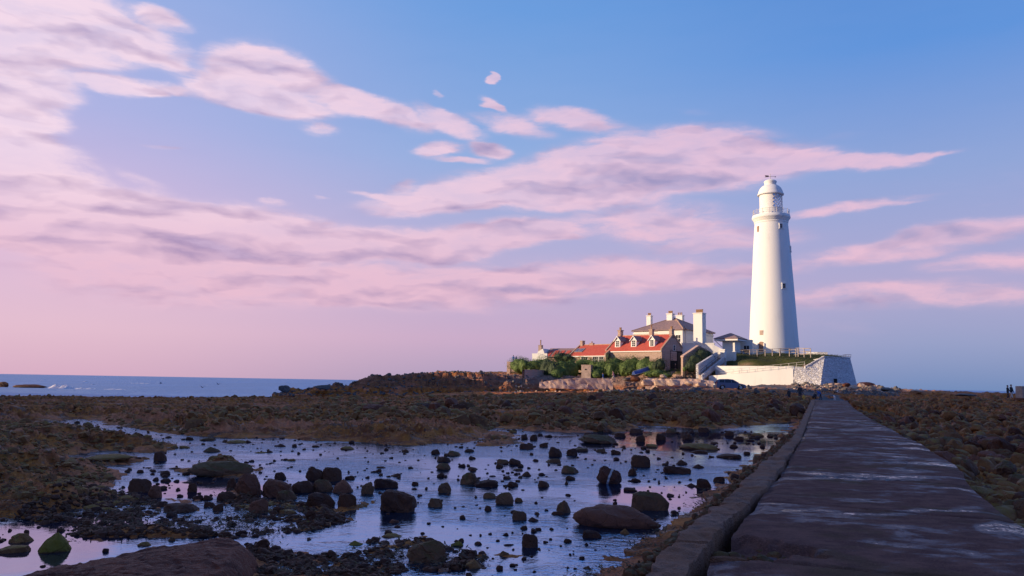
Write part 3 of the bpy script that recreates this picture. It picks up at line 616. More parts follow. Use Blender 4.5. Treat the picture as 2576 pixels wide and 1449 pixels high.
strip('path', M['asphalt'], [g(2092,1008,.0), (43.5,110), (43,116), (41,121), yy(1960,127), yy(1900,132), yy(1850,136), yy(1800,140), yy(1760,143.5), yy(1735,147), yy(1722,150)], [4.2,4.2,4,3.8,4,4.4,4,3.4,3,2.6,2.4], .06)

# ================================================================== STONES
def ico(sub):
    bm = bmesh.new(); bmesh.ops.create_icosphere(bm, subdivisions=sub, radius=1)
    V = np.array([v.co[:] for v in bm.verts]); Fc = np.array([[v.index for v in f.verts] for f in bm.faces]); bm.free(); return V, Fc
def n3(V, s, sc):
    return fbm(V[:, 0]*sc+V[:, 2]*sc*.7+s, V[:, 1]*sc-V[:, 2]*sc*.6+s*1.3, 4, s)
def rockshape(kind, seed, sub=3):
    r_ = np.random.default_rng(seed); V, Fc = ico(sub); V = V.copy()
    if kind == 'round': cuts, exp, amp = 6, .82, .19
    elif kind == 'block': cuts, exp, amp = 8, .6, .12
    elif kind == 'flat': cuts, exp, amp = 4, .75, .10
    elif kind == 'cone': cuts, exp, amp = 3, .9, .10
    elif kind == 'mound': cuts, exp, amp = 4, .95, .13
    else: cuts, exp, amp = 8, .8, .15
    V = np.sign(V)*np.abs(V)**exp
    for _ in range(cuts):
        nv_ = r_.normal(size=3); nv_[2] = abs(nv_[2])*.8; nv_ /= np.linalg.norm(nv_); d = r_.uniform(.62, .85)
        q = V@nv_-d; V = V-np.where(q > 0, q, 0)[:, None]*nv_*.92
    nn = V/np.linalg.norm(V, axis=1)[:, None]
    V = V+nn*(n3(V, seed % 97, 1.3)*amp*1.4+n3(V, seed % 89+5, 3.2)*amp*1.0+n3(V, seed % 83+9, 8.0)*amp*.35)[:, None]
    if kind == 'cone': k = np.clip((V[:, 2]+.4)/1.4, 0, 1); V[:, :2] *= (1-.68*k**1.1)[:, None]
    if kind == 'slant': V[:, 2] *= (1+.35*V[:, 0])
    mn, mxx = V.min(0), V.max(0); V[:, :2] = (V[:, :2]-(mn+mxx)[:2]/2)/(mxx-mn)[:2]
    V[:, 2] = (V[:, 2]-mn[2])/(mxx[2]-mn[2])*1.28-.28
    return V, Fc
PROTO = {}
for kd in ('round', 'block', 'flat', 'cone', 'mound', 'slant'):
    for i in range(5 if kd in ('round', 'block', 'flat', 'slant') else 2):
        v_, f_ = rockshape(kd, 100+i*17+len(kd)*31, 4)
        me = npmesh('stone_shape', v_, f_); me.set_sharp_from_angle(angle=R(22 if kd in ('block', 'slant', 'flat') else 34)); PROTO.setdefault(kd, []).append((me, v_))
MATV = {}
def stone_obj(name, kind, mat, loc, dims, rz, tilt=(0, 0)):
    me, _ = random.choice(PROTO[kind]); key = (me.name, mat)
    if key not in MATV:
        m2 = me.copy(); m2.materials.clear(); m2.materials.append(M[mat]); MATV[key] = m2
    o = bpy.data.objects.new(name, MATV[key]); COL.objects.link(o)
    o.location = loc; o.scale = dims; o.rotation_euler = (tilt[0], tilt[1], rz); return o
# (centre px, foot py, width px, height px, kind, material, label or None)
B = [
(351,1238,57,37,'block','rock_dark','dark square-cut boulder at the left edge of the pink pool, beside a leaning grey slab'),
(390,1254,35,37,'slant','rock_grey','grey pointed slab leaning against the dark square-cut boulder'),
(484,1238,25,26,'round','rock_dark','dark egg-shaped stone standing upright in the pink-lit pool'),
(417,1212,26,12,'slant','rock_dark',0),(444,1212,15,9,'flat','rock_dark',0),(469,1215,27,6,'flat','rock_dark',0),(497,1258,27,15,'slant','rock_dark',0),
(523,1258,26,16,'block','rock_dark','small square stone on the near side of the pink-lit pool, left of the boulder heap'),
(459,1290,91,29,'block','rock_dark','long low brick-shaped boulder on the gravel bank'),
(624,1252,67,64,'slant','rock_grey','tallest boulder of the left heap, with a pale grey weathered face'),
(570,1260,50,28,'round','rock_dark',0),(585,1233,30,33,'round','rock_dark',0),(548,1286,27,22,'slant','rock_dark',0),(528,1276,30,17,'block','rock_dark',0),(648,1292,50,40,'slant','rock_grey','wedge-shaped boulder with a pale face at the foot of the heap'),
(138,1390,76,56,'cone','rock_moss','bright green moss-covered pyramid boulder in the near left pool'),
(53,1366,57,29,'round','rock_weed','dark rounded boulder behind a flat weedy rock, left of the mossy pyramid'),
(35,1391,75,24,'flat','rock_weed','flat weed-covered rock in front of a dark boulder at the left edge'),
(364,1374,36,16,'mound','rock_weed','low weedy hump touching the top edge of the smooth near slab'),(432,1361,20,15,'round','rock_olive',0),
(555,1200,165,36,'mound','rock_olive','broad low olive-brown rock dome in the pool left of the boulder heap'),
(404,1160,33,28,'block','rock_dark','dark bucket-shaped block standing in water at the end of the weedy ledge'),
(438,1128,20,10,'round','rock_weed',0),(464,1128,27,9,'round','rock_weed',0),(532,1137,44,15,'cone','rock_olive',0),(441,1180,30,7,'flat','rock_dark',0),(405,1188,18,5,'flat','rock_dark',0),(374,1178,17,4,'flat','rock_dark',0),(345,1160,19,6,'flat','rock_dark',0),
(273,1168,125,18,'mound','rock_weed','long narrow weed-covered ledge in the left arm of the pool'),
(168,1085,36,24,'cone','rock_weed','dark fin-shaped rock at the far left arm of the pool'),
(270,1092,68,10,'mound','rock_weed',0),(350,1109,20,18,'slant','rock_dark',0),(521,1109,36,10,'slant','rock_olive',0),(595,1115,54,10,'mound','rock_weed',0),
(706,1207,31,22,'block','rock_dark','dark angular stone just behind the big smooth grey boulder'),
(696,1252,76,50,'round','rock_grey','big smooth purple-grey boulder in the middle of the left heap'),
(721,1259,53,30,'round','rock_olive','brown rounded stone leaning on the front of the big smooth grey boulder'),
(792,1211,46,40,'round','rock_dark','left one of the two dark boulders crowning the heap'),
(835,1211,50,38,'block','rock_dark','right one of the two dark boulders crowning the heap'),
(812,1238,52,36,'round','rock_olive','tan egg-shaped boulder in the middle of the heap'),
(862,1240,53,38,'cone','rock_grey','purple-grey pointed boulder right of the tan one in the heap'),
(760,1240,60,34,'slant','rock_dark',0),(805,1277,74,42,'block','rock_dark','broad dark boulder at the front foot of the heap'),
(872,1280,49,38,'block','rock_dark','dark block at the right foot of the heap with a thin slab beneath it'),
(924,1243,33,33,'round','rock_olive','upright rounded stone at the right-hand end of the heap'),
(970,1227,63,28,'block','rock_dark','flat-topped dark block behind the largest round boulder'),
(1001,1289,97,60,'round','rock_dark','largest smooth round boulder, alone in the middle of the pool'),
(1095,1276,40,26,'round','rock_olive','rounded brown stone just right of the largest round boulder'),
(1118,1240,35,29,'slant','rock_olive','tilted egg-shaped stone with a small one at its foot'),(1127,1246,12,10,'cone','rock_dark',0),
(1183,1219,52,32,'round','rock_olive','humped brown boulder touching a long flat dark one'),
(1224,1225,63,21,'flat','rock_dark','long flat dark boulder touching a humped brown one'),
(1270,1269,48,34,'slant','rock_olive','sharp-topped boulder with flat faces in mid pool'),
(1232,1254,34,17,'flat','rock_olive',0),(1306,1309,38,27,'block','rock_olive','neat box-shaped brown block left of a low pointed stone'),
(1305,1263,22,15,'round','rock_weed',0),(1227,1285,19,17,'slant','rock_dark',0),(1044,1221,18,12,'block','rock_dark',0),(1116,1182,40,20,'slant','rock_olive',0),(1143,1147,36,15,'block','rock_olive',0),(1117,1162,37,16,'block','rock_dark',0),(1095,1143,23,15,'slant','rock_dark',0),
(1189,1182,27,10,'block','rock_dark',0),(1163,1175,20,11,'round','rock_dark',0),(1187,1155,19,10,'round','rock_dark',0),(1264,1167,31,14,'block','rock_olive',0),(1294,1169,33,18,'round','rock_dark',0),(1302,1184,27,8,'flat','rock_olive',0),(1325,1198,26,15,'cone','rock_dark',0),
(1042,1232,15,8,'round','rock_dark',0),(1054,1250,12,11,'cone','rock_dark',0),(990,1316,30,14,'round','rock_grey','small grey stone in front of the largest round boulder'),(1001,1327,19,10,'round','rock_dark',0),
(781,1316,27,31,'slant','rock_dark','upright pointed stone on the gravel spit in front of the heap'),(827,1312,27,19,'block','rock_dark',0),(770,1322,22,12,'round','rock_moss',0),
(895,1372,42,17,'cone','rock_moss','low green-topped cone rock in the near pool'),
(1071,1416,102,60,'slant','rock_olive','big sloping brown boulder with seaweed heaped behind it, bottom centre'),
(987,1352,57,15,'mound','rock_weed',0),(1149,1374,33,17,'round','rock_moss','small green weedy stone right of the big sloping bottom boulder'),(1185,1400,45,14,'flat','rock_dark',0),(1190,1430,44,26,'cone','rock_weed','weed-fringed stone at the right end of the near weed bank'),
(1332,1378,42,38,'block','rock_dark','tall dark block casting a reflection in the near pool'),
(1532,1218,65,48,'round','rock_vein','dark dome boulder with a bright white vein down its side'),
(1611,1175,51,32,'block','rock_dark','dark box-like block with a raised right corner, behind the white-veined boulder'),
(1636,1284,98,52,'block','rock_olive','biggest angular brown boulder, resting against a low rock hump'),
(1551,1330,229,62,'mound','rock_grey','broad low whale-backed rock hump in the near pool'),
(1489,1354,50,25,'block','rock_dark','dark oblong stone in front of the whale-backed hump'),
(1572,1344,26,19,'cone','rock_weed',0),(1418,1291,37,35,'slant','rock_olive','upright brown boulder with a flat stone at its left foot'),(1402,1295,35,13,'flat','rock_dark',0),(1341,1312,32,15,'cone','rock_dark',0),(1318,1332,21,14,'round','rock_dark',0),
(1771,1229,37,28,'block','rock_dark','dark cube-shaped stone in the pink reflection near the causeway'),(1739,1224,27,12,'cone','rock_dark',0),(1810,1213,30,17,'round','rock_dark',0),
(1703,1191,73,22,'block','rock_dark','wide dark low boulder in the pink reflection'),(1715,1169,30,15,'cone','rock_dark',0),(1757,1178,31,13,'cone','rock_dark',0),
(1757,1131,101,18,'mound','rock_weed','long flat ledge rising from the water in the bright reflection'),(1834,1153,63,13,'flat','rock_dark','oblong flat-topped stone in the bright reflection by the causeway'),(1759,1140,50,9,'flat','rock_dark',0),
(1433,1191,45,22,'block','rock_olive','rounded brown block left of the white-veined boulder'),(1435,1208,26,14,'round','rock_dark',0),(1425,1219,11,13,'cone','rock_dark',0),(1368,1226,31,20,'block','rock_dark',0),(1290,1225,29,17,'round','rock_dark',0),
(1397,1149,37,26,'block','rock_dark','square dark block among small stones in the far pool'),(1391,1164,39,12,'flat','rock_olive',0),(1438,1146,29,20,'slant','rock_dark',0),(1459,1136,45,11,'flat','rock_olive',0),
(1504,1117,103,26,'slant','rock_olive','long slab tipped up at its right end at the far shore of the pool'),
(1611,1111,26,18,'slant','rock_dark',0),(1662,1107,26,18,'block','rock_dark',0),(1731,1106,31,18,'slant','rock_dark',0),(1833,1096,26,13,'round','rock_dark',0),(1858,1106,29,10,'flat','rock_dark',0),(1905,1098,34,10,'mound','rock_weed',0),(1886,1109,27,6,'flat','rock_dark',0),
(1324,1130,37,16,'block','rock_dark',0),(1367,1125,23,13,'slant','rock_dark',0),(1320,1105,19,13,'block','rock_dark',0),(1343,1108,21,17,'round','rock_dark',0),(1549,1143,26,13,'round','rock_dark',0),(1510,1137,27,10,'round','rock_olive',0),
(1598,1212,32,12,'round','rock_dark',0),(1591,1196,23,22,'slant','rock_dark',0),(1586,1236,40,12,'flat','rock_dark',0),(1268,1399,30,16,'cone','rock_weed',0),(1279,1373,32,8,'flat','rock_dark',0),(1429,1365,21,15,'round','rock_dark',0),(1476,1432,21,13,'round','rock_dark',0),
(1907,1165,27,19,'block','rock_olive',0),(1925,1155,23,17,'block','rock_dark',0),(1854,1210,35,17,'block','rock_dark',0),(1881,1200,27,20,'block','rock_olive',0),
(733,1160,22,8,'flat','rock_weed',0),(706,1124,28,10,'cone','rock_dark',0),(875,1131,38,10,'mound','rock_weed',0),(1020,1138,22,11,'cone','rock_dark',0),(1180,1138,26,11,'slant','rock_dark',0),(795,1125,20,7,'flat','rock_dark',0),(660,1140,40,6,'flat','rock_weed',0),
(960,1178,30,7,'flat','rock_dark',0),(1240,1199,20,6,'flat','rock_dark',0),(880,1206,26,13,'slant','rock_dark',0),(1520,1140,16,7,'round','rock_dark',0),(1640,1125,34,10,'flat','rock_weed',0),(1560,1100,30,12,'round','rock_dark',0),(1480,1098,24,12,'block','rock_dark',0),
(1690,1090,30,14,'block','rock_olive',0),(1770,1088,28,14,'block','rock_dark',0),(1600,1090,36,13,'block','rock_dark',0),(1530,1088,26,10,'block','rock_dark',0),(1800,1115,12,6,'round','rock_dark',0),(1380,1100,20,8,'round','rock_dark',0),(1290,1090,22,10,'round','rock_weed',0)]
KW = {'block': 'square-cut', 'round': 'rounded', 'flat': 'flat', 'cone': 'pointed', 'slant': 'wedge-shaped', 'mound': 'humped'}
CW_ = {'rock_dark': 'dark', 'rock_olive': 'brown', 'rock_grey': 'grey', 'rock_moss': 'green', 'rock_weed': 'weedy', 'rock_vein': 'streaked'}
LMK = [(351,1238,'the dark square-cut boulder'),(484,1238,'the upright egg-shaped stone'),(624,1252,'the tallest heap boulder'),(138,1390,'the mossy pyramid boulder'),(555,1190,'the broad olive rock dome'),(404,1160,'the bucket-shaped block'),(273,1165,'the long weedy ledge'),
 (696,1252,'the big smooth grey boulder'),(805,1277,'the boulder heap'),(1001,1289,'the largest round boulder'),(1118,1240,'the tilted egg-shaped stone'),(1183,1219,'the humped brown boulder'),(1270,1269,'the sharp-topped boulder'),(1306,1309,'the box-shaped brown block'),(1071,1416,'the big sloping boulder at the bottom'),(1332,1378,'the tall dark block in the near pool'),
 (1532,1218,'the white-veined boulder'),(1611,1175,'the block with a raised corner'),(1636,1284,'the biggest angular boulder'),(1551,1328,'the whale-backed hump'),(1771,1229,'the dark cube-shaped stone'),(1703,1191,'the wide low boulder'),(1757,1131,'the long flat ledge'),(1834,1153,'the oblong flat-topped stone'),(1397,1149,'the square block in the far pool'),(1504,1117,'the tipped-up long slab'),(1418,1291,'the upright brown boulder')]
used_lab = {}
def autolabel(cx, by, wpx, kd, mt):
    size = 'tiny' if wpx < 20 else 'small' if wpx < 32 else 'medium-sized'
    best = min(LMK, key=lambda q: (q[0]-cx)**2+((q[1]-by)*2.2)**2 if (q[0]-cx)**2+(q[1]-by)**2 > 4 else 1e9)
    dx, dy = cx-best[0], (by-best[1])*2.2
    d = 'right of' if dx > abs(dy) else 'left of' if -dx > abs(dy) else 'in front of' if dy > 0 else 'behind'
    d = ('just ' if math.hypot(dx, dy) < 60 else '')+d
    l = f"{size} {CW_[mt]} {KW[kd]} stone {d} {best[2]}"
    if l in used_lab: l = l.replace(' stone ', ' farther stone ' if by < used_lab[l] else ' nearer stone ')
    while l in used_lab: l = l.replace(size, size+' low', 1)
    used_lab[l] = by; return l
pool_pts = []
for (cx, by, wpx, hpx, kd, mt, lab) in B:
    f_ = at_z(cx, by, ZW); dist = f_.y/math.cos(math.atan2(f_.x, f_.y)) if False else f_.y
    wm = wpx*dist/F*.97; dm = wm*(.8 if kd != 'mound' else .75) if wpx < 150 else wm*.55
    if kd in ('flat',): dm = wm*.6
    hm = max(.05, hpx*dist/F-.10*dm*(2.3/dist*5))
    fl = at_z(cx, by, ZW); c = fl+Vector((fl.x, fl.y, 0)).normalized()*dm*.42
    big = kd in ('block', 'slant', 'mound') or wpx > 45
    rz = math.atan2(-c.x, c.y)+random.uniform(-.35, .35)*(.5 if big else 1)+(0 if big else random.choice((0, math.pi)))
    zb = ZW-.03 if h1(c.x, c.y) < ZW else min(h1(c.x, c.y)-.03, ZW+.08)
    o = stone_obj('boulder', kd, mt, (c.x, c.y, zb), (wm, dm, hm/.98), rz, (random.uniform(-.06, .06), random.uniform(-.06, .06)))
    # heavier stones high in the heap rest on the ones below
    tag(o, lab or autolabel(cx, by, wpx, kd, mt), 'boulder', 'boulders in the tide pool'); pool_pts.append((c.x, c.y, wm/2))
print('pool boulders', len(B))

# scattered fields: nearest / largest as individuals, the rest as one mass
def scatter(n, pxr, Yr, cond, logy=True):
    out = []; tries = 0
    while len(out) < n and tries < 40:
        tries += 1; k = 6000
        Yv = np.exp(rng.uniform(math.log(Yr[0]), math.log(Yr[1]), k)) if logy else rng.uniform(Yr[0], Yr[1], k)
        pxv = rng.uniform(pxr[0], pxr[1], k); xv = (pxv-1288)/F*Yv
        ok = cond(xv, Yv); out += list(zip(xv[ok], Yv[ok]))
    return out[:n]
LOWV = {}
for kd in ('round', 'block', 'flat', 'slant'):
    LOWV[kd] = [rockshape(kd, 300+i*13, 2) for i in range(4)]
LOW1 = {kd: [rockshape(kd, 500+i*13, 1) for i in range(4)] for kd in ('round', 'block', 'flat', 'slant')}
def mass(name, pts, size_fn, kinds, mat, label, cat, sink=.25, hr=.6, lod=LOWV, zf=None):
    """many stones nobody could count, joined as one object"""
    xy = np.array(pts); zs = hz(xy[:, 0], xy[:, 1]) if zf is None else zf(xy[:, 0], xy[:, 1])
    VV = []; FF = []; off = 0
    for (x, y), z in zip(xy, zs):
        kd = kinds[int(rng.integers(len(kinds)))]; V0, F0 = lod[kd][int(rng.integers(4))]
        s = size_fn(y)*(.6+float(rng.random())**3*.95); a = rng.uniform(0, 6.28); t = rng.normal(0, .15)
        v = V0*np.array([s, s*rng.uniform(.6, .95), s*hr*rng.uniform(.6, 1.15)])
        ca, sa = math.cos(a), math.sin(a); ct, st = math.cos(t), math.sin(t)
        v = v@np.array([[1, 0, 0], [0, ct, st], [0, -st, ct]]).T@np.array([[ca, -sa, 0], [sa, ca, 0], [0, 0, 1]]).T
        v += np.array([x, y, z-sink*s*hr*.5]); VV.append(v); FF.append(F0+off); off += len(v)
    me = npmesh(name, np.concatenate(VV), np.concatenate(FF)); me.set_sharp_from_angle(angle=R(40))
    o = link(name, me, M[mat]); tag(o, label, cat, kind='stuff'); print(name, len(pts)); return o
side = lambda x, y: x-eRE(y)
# right of the causeway
def rcond(x, y): return (side(x, y) > .25) & (y < 96)
big_r = [p for p in scatter(900, (2150, 2700), (8.5, 60), rcond)]
kept = []
for (x, y) in big_r:
    r0 = (.30 if y < 20 else .32 if y < 35 else .34)
    if all((x-a)**2+(y-b)**2 > (r0*1.35)**2 for a, b in kept): kept.append((x, y))
    if len(kept) >= 150: break
print('right boulders', len(kept))
for (x, y) in kept:
    s = random.uniform(.42, .82)*(1 if y < 24 else 1.15); kd = random.choice(('round', 'round', 'slant', 'block', 'flat')); px_, py_ = proj((x, y, -.6))
    mt = random.choice(('rock_olive', 'rock_olive', 'rock_weed', 'rock_grey', 'rock_dark'))
    z = min(h1(x, y), -.45 if y < 45 else 9)
    o = stone_obj('boulder', kd, mt, (x, y, z), (s, s*random.uniform(.65, .95), s*random.uniform(.45, .7)), random.uniform(0, 6.28), (random.uniform(-.2, .2), random.uniform(-.2, .2)))
    near_ = 'beside the causeway edge' if side(x, y) < 1.2 else 'off the causeway'
    dist_ = 'in the near' if y < 16 else 'in the middle' if y < 32 else 'in the far'
    tag(o, f"{CW_[mt]} {KW[kd]} boulder {dist_} right-hand rubble, {near_}", 'boulder', f'{CW_[mt]} {KW[kd]} boulders {dist_} right-hand rubble, {near_}')
mass('rubble', scatter(5200, (2130, 2760), (8, 100), rcond), lambda y: rng.uniform(.12, .42)*(1+y/90), ('round', 'slant', 'slant', 'block', 'flat'), 'rock_weed', 'weedy rubble filling the foreshore right of the causeway', 'rubble')
# reef left of the causeway
def lcond(x, y):
    return (x < eKO(y)-.3) & (water_sd(x, y) < -.3) & (y > 26) & (y < 112)
def dens_l(x, y): return lcond(x, y) & (vnoise(x*.13+3, y*.22, 7) > .36) & (rng.random(x.shape) < np.clip(.15+.9*sstep(-25, 12, x-(y-50)*.05), 0, 1))
kept2 = []
for (x, y) in scatter(500, (900, 2040), (34, 92), dens_l):
    if all((x-a)**2+(y-b)**2 > .8 for a, b in kept2): kept2.append((x, y))
    if len(kept2) >= 90: break
for (x, y) in kept2:
    s = random.uniform(.6, 1.35); kd = random.choice(('block', 'slant', 'round', 'flat')); mt = random.choice(('rock_dark', 'rock_weed', 'rock_olive', 'rock_grey'))
    o = stone_obj('boulder', kd, mt, (x, y, h1(x, y)), (s, s*.75, s*random.uniform(.35, .7)), random.uniform(0, 6.28), (random.uniform(-.2, .2), random.uniform(-.2, .2)))
    wh = 'close to the causeway' if eKO(y)-x < 8 else 'in the middle of the reef' if x > 0 else 'on the left part of the reef'
    dd = 'beside the pool' if y < 50 else 'towards the island'
    tag(o, f"{CW_[mt]} {KW[kd]} boulder on the reef {dd}, {wh}", 'boulder', f'{CW_[mt]} {KW[kd]} boulders on the reef {dd}, {wh}')
mass('reef_stones', scatter(7500, (500, 2040), (26, 118), dens_l), lambda y: rng.uniform(.10, .38)*(1+y/80), ('block', 'slant', 'round', 'flat'), 'rock_weed', 'dark broken stones strewn over the weedy reef', 'reef stones', lod=LOW1)
mass('reef_clumps', scatter(9000, (-150, 1600), (14, 118), lambda x, y: (water_sd(x, y) < -.2) & (x < eKO(y)-.4) & (sdist(x, y, SLAB) < -.1) & (vnoise(x*.13+3, y*.22, 7) > .36)), lambda y: rng.uniform(.08, .30)*(.6+y/65), ('flat', 'slant', 'block'), 'rock_weed', 'small weedy stones and clumps all over the left reef', 'reef', sink=.45, hr=.45, lod=LOW1)
# shingle bank between kerb and water
def bank(x, y):
    d = eKO(y)-x; return (d > .02) & (d < .95) & (water_sd(x, y) < .12) & (y < 34)
mass('shingle', scatter(5200, (1350, 2010), (5.5, 32), bank), lambda y: rng.uniform(.035, .10)*(1+y/30), ('round', 'round', 'slant', 'block'), 'rock_olive', 'brown shingle banked against the causeway kerb', 'shingle', sink=0, zf=lambda x, y: np.maximum(ZW-.02, ZW+.60*sstep(.95, .05, eKO(y)-x)+.04*rng.normal(size=x.shape)))
bx = []; 
# gravel spits
def spit(x, y): return ((sdist(x, y, GRAV) > -.12) | (sdist(x, y, GRAV2) > -.1)) & (water_sd(x, y) < .10) & (water_sd(x, y) > -2.2) & (sdist(x, y, SLAB) < -.02) & (x < eKO(y)-1.0) & (y < 22) 
mass('gravel', scatter(5000, (-150, 1400), (6.5, 20), spit), lambda y: rng.uniform(.03, .12)*(.7+y/25), ('round', 'round', 'flat', 'slant'), 'rock_dark', 'dark wet gravel and cobbles on the spits in the pool', 'gravel', sink=.35, hr=.5)
def inwater(x, y): return (water_sd(x, y) > .1) & (x < eKO(y)-1) & (rng.random(x.shape) < np.clip(.25+vnoise(x*.5, y*.5, 3)*1.1-.3, .06, 1))
mass('pebbles', scatter(800, (-150, 2000), (7, 42), inwater), lambda y: rng.uniform(.03, .11)*(.6+y/22), ('round', 'flat', 'slant', 'block'), 'rock_dark', 'scattered small stones breaking the pool surface', 'pebbles', sink=.2, hr=.5, zf=lambda x, y: x*0+ZW)
# rubble lying in the broken hole of the causeway
mass('broken_concrete', [(hole[0]+rng.normal(0, .3), hole[1]+rng.normal(0, .2)) for _ in range(90)], lambda y: rng.uniform(.04, .16), ('block', 'slant', 'round'), 'rock_olive', 'crumbled stones in the broken edge of the causeway', 'rubble', sink=.2, zf=lambda x, y: x*0-.17)
# seaweed: tangled blades
def weed(name, pts, mat, label, hh=.06, n=26, sz=None):
    VV = []; FF = []; off = 0
    xy = np.array(pts); zs = hz(xy[:, 0], xy[:, 1])
    for (x, y), z in zip(xy, zs):
        z = max(z, ZW); k = n; a = rng.uniform(0, 6.28, k); L = rng.uniform(.03, .09, k)*((.6+y/40) if sz is None else sz); w_ = L*.16
        bx_ = x+rng.normal(0, .12, k)*(.5+y/20); by_ = y+rng.normal(0, .08, k)*(.5+y/20); bz = z+rng.uniform(-.01, hh, k)
        ex, ey = np.cos(a), np.sin(a); lift = rng.uniform(-.2, .55, k)*L
        q = np.stack([np.stack([bx_-ey*w_, by_+ex*w_, bz], -1), np.stack([bx_+ey*w_, by_-ex*w_, bz], -1), np.stack([bx_+ex*L+ey*w_*.7, by_+ey*L-ex*w_*.7, bz+lift], -1), np.stack([bx_+ex*L-ey*w_*.4, by_+ey*L+ex*w_*.4, bz+lift*.8], -1)], 1).reshape(-1, 3)
        VV.append(q); FF.append(np.arange(4*k).reshape(-1, 4)+off); off += 4*k
    o = link(name, npmesh(name, np.concatenate(VV), np.concatenate(FF), False), mat); tag(o, label, 'seaweed', kind='stuff'); return o
M['weed'] = foliage('bladder_wrack', (.040,.018,.005), (.095,.045,.010), (.13,.075,.016)); 
def wsp(x, y): return (water_sd(x, y) < .08) & (water_sd(x, y) > -3) & (sdist(x, y, SLAB) < -.05) & (x < eKO(y)-1.0) & (y < 60)
weed('seaweed', scatter(900, (-200, 1900), (6.5, 34), wsp), M['weed'], 'brown bladder wrack draped over the pool margins')

q0 = at_z(1765, 1399, 0); bs_ = stone_obj('broken_slab', 'block', 'kerb', (q0.x+.24, q0.y+.0, -.045), (.36, .07, .05), .02); tag(bs_, 'narrow pale broken concrete slab at the near rim of the causeway hole', 'slab')

# ================================================================== BUILDINGS
def root_loc(o):
    while o.parent is not None: o = o.parent
    return o.location
def part(mb, name, mat, parent, smooth=False, bevel=0.0, label=None):
    l = Vector(root_loc(parent)); mb.v = [tuple(Vector(v)-l) for v in mb.v]
    o = mb.build(name, mat, parent, smooth, bevel)
    if label: o['label'] = label
    return o
def solo(mb, name, mat, loc, label, cat, group=None, smooth=False, bevel=0.0):
    loc = Vector(loc); mb.v = [tuple(Vector(v)-loc) for v in mb.v]
    o = mb.build(name, mat, None, smooth, bevel); o.location = loc; return tag(o, label, cat, group)
class Frame:
    """building frame: C = front right corner, u runs right along the front, v runs back"""
    def __init__(s, px, Y, hn, z): p = at_y(px, 960, Y); s.C = Vector((p.x, p.y, 0)); s.n = head(hn); s.u = head(hn-90); s.v = -s.n; s.z = z
    def P(s, a, b, z): return s.C+s.u*a+s.v*b+Vector((0, 0, z))
    def box(s, mb, a0, a1, b0, b1, z0, z1):
        vs = [s.P(a, b, z) for z in (z0, z1) for (a, b) in ((a0, b0), (a1, b0), (a1, b1), (a0, b1))]
        return mb.add(vs, [(0,3,2,1),(4,5,6,7),(0,1,5,4),(1,2,6,5),(2,3,7,6),(3,0,4,7)])
def window(parent, c, u, n, w_, h_, nx=2, ny=2, fm='frame', gm='glass', sill=True, name='window', bar=.05, proud=.05):
    z = Vector((0, 0, 1)); f = MB(); rz = math.atan2(u.y, u.x)
    def bx(mb, a, b, sx, sz, d, o): mb.box(c+u*a+z*b+n*(o-d/2+.0), (sx, d, sz), rz)
    for s_ in (-1, 1): bx(f, s_*(w_/2), 0, bar*1.4, h_, .14, proud); 
    bx(f, 0, h_/2+bar*.7, w_+bar*1.4, bar*1.4, .14, proud+.003); bx(f, 0, -h_/2-bar*.7, w_+bar*(5 if sill else 1.4), bar*1.6, .14, proud+(.05 if sill else .003))
    for i in range(1, nx): bx(f, -w_/2+w_*i/nx, 0, bar*.8, h_, .08, proud-.012)
    for i in range(1, ny): bx(f, 0, -h_/2+h_*i/ny, w_, bar*.8, .08, proud-.016)
    wo = part(f, name, M[fm], parent); g_ = MB(); bx(g_, 0, 0, w_, h_, .05, .012); part(g_, 'pane', M[gm], wo); return wo
def chimney(parent, fr, a, b, wa, wb, z0, z1, mat, pots=2, cap=True, pot_h=.55):
    m_ = MB(); fr.box(m_, a-wa/2, a+wa/2, b-wb/2, b+wb/2, z0, z1)
    if cap: fr.box(m_, a-wa/2-.1, a+wa/2+.1, b-wb/2-.1, b+wb/2+.1, z1+.002, z1+.18)
    else: fr.box(m_, a-wa/2-.05, a+wa/2+.05, b-wb/2-.05, b+wb/2+.05, z1+.002, z1+.1)
    ch = part(m_, 'chimney', M[mat], parent)
    for i in range(pots):
        p = fr.P(a+(i-(pots-1)/2)*(wa*.8/max(1, pots))*1.0, b, z1+.17); q = MB(); q.lathe([(.13,0),(.15,.08),(.115,.15),(.12,pot_h-.1),(.15,pot_h-.06),(.14,pot_h)], 12, tuple(p)); part(q, 'chimney_pot', M['pot'], ch, True)
    return ch
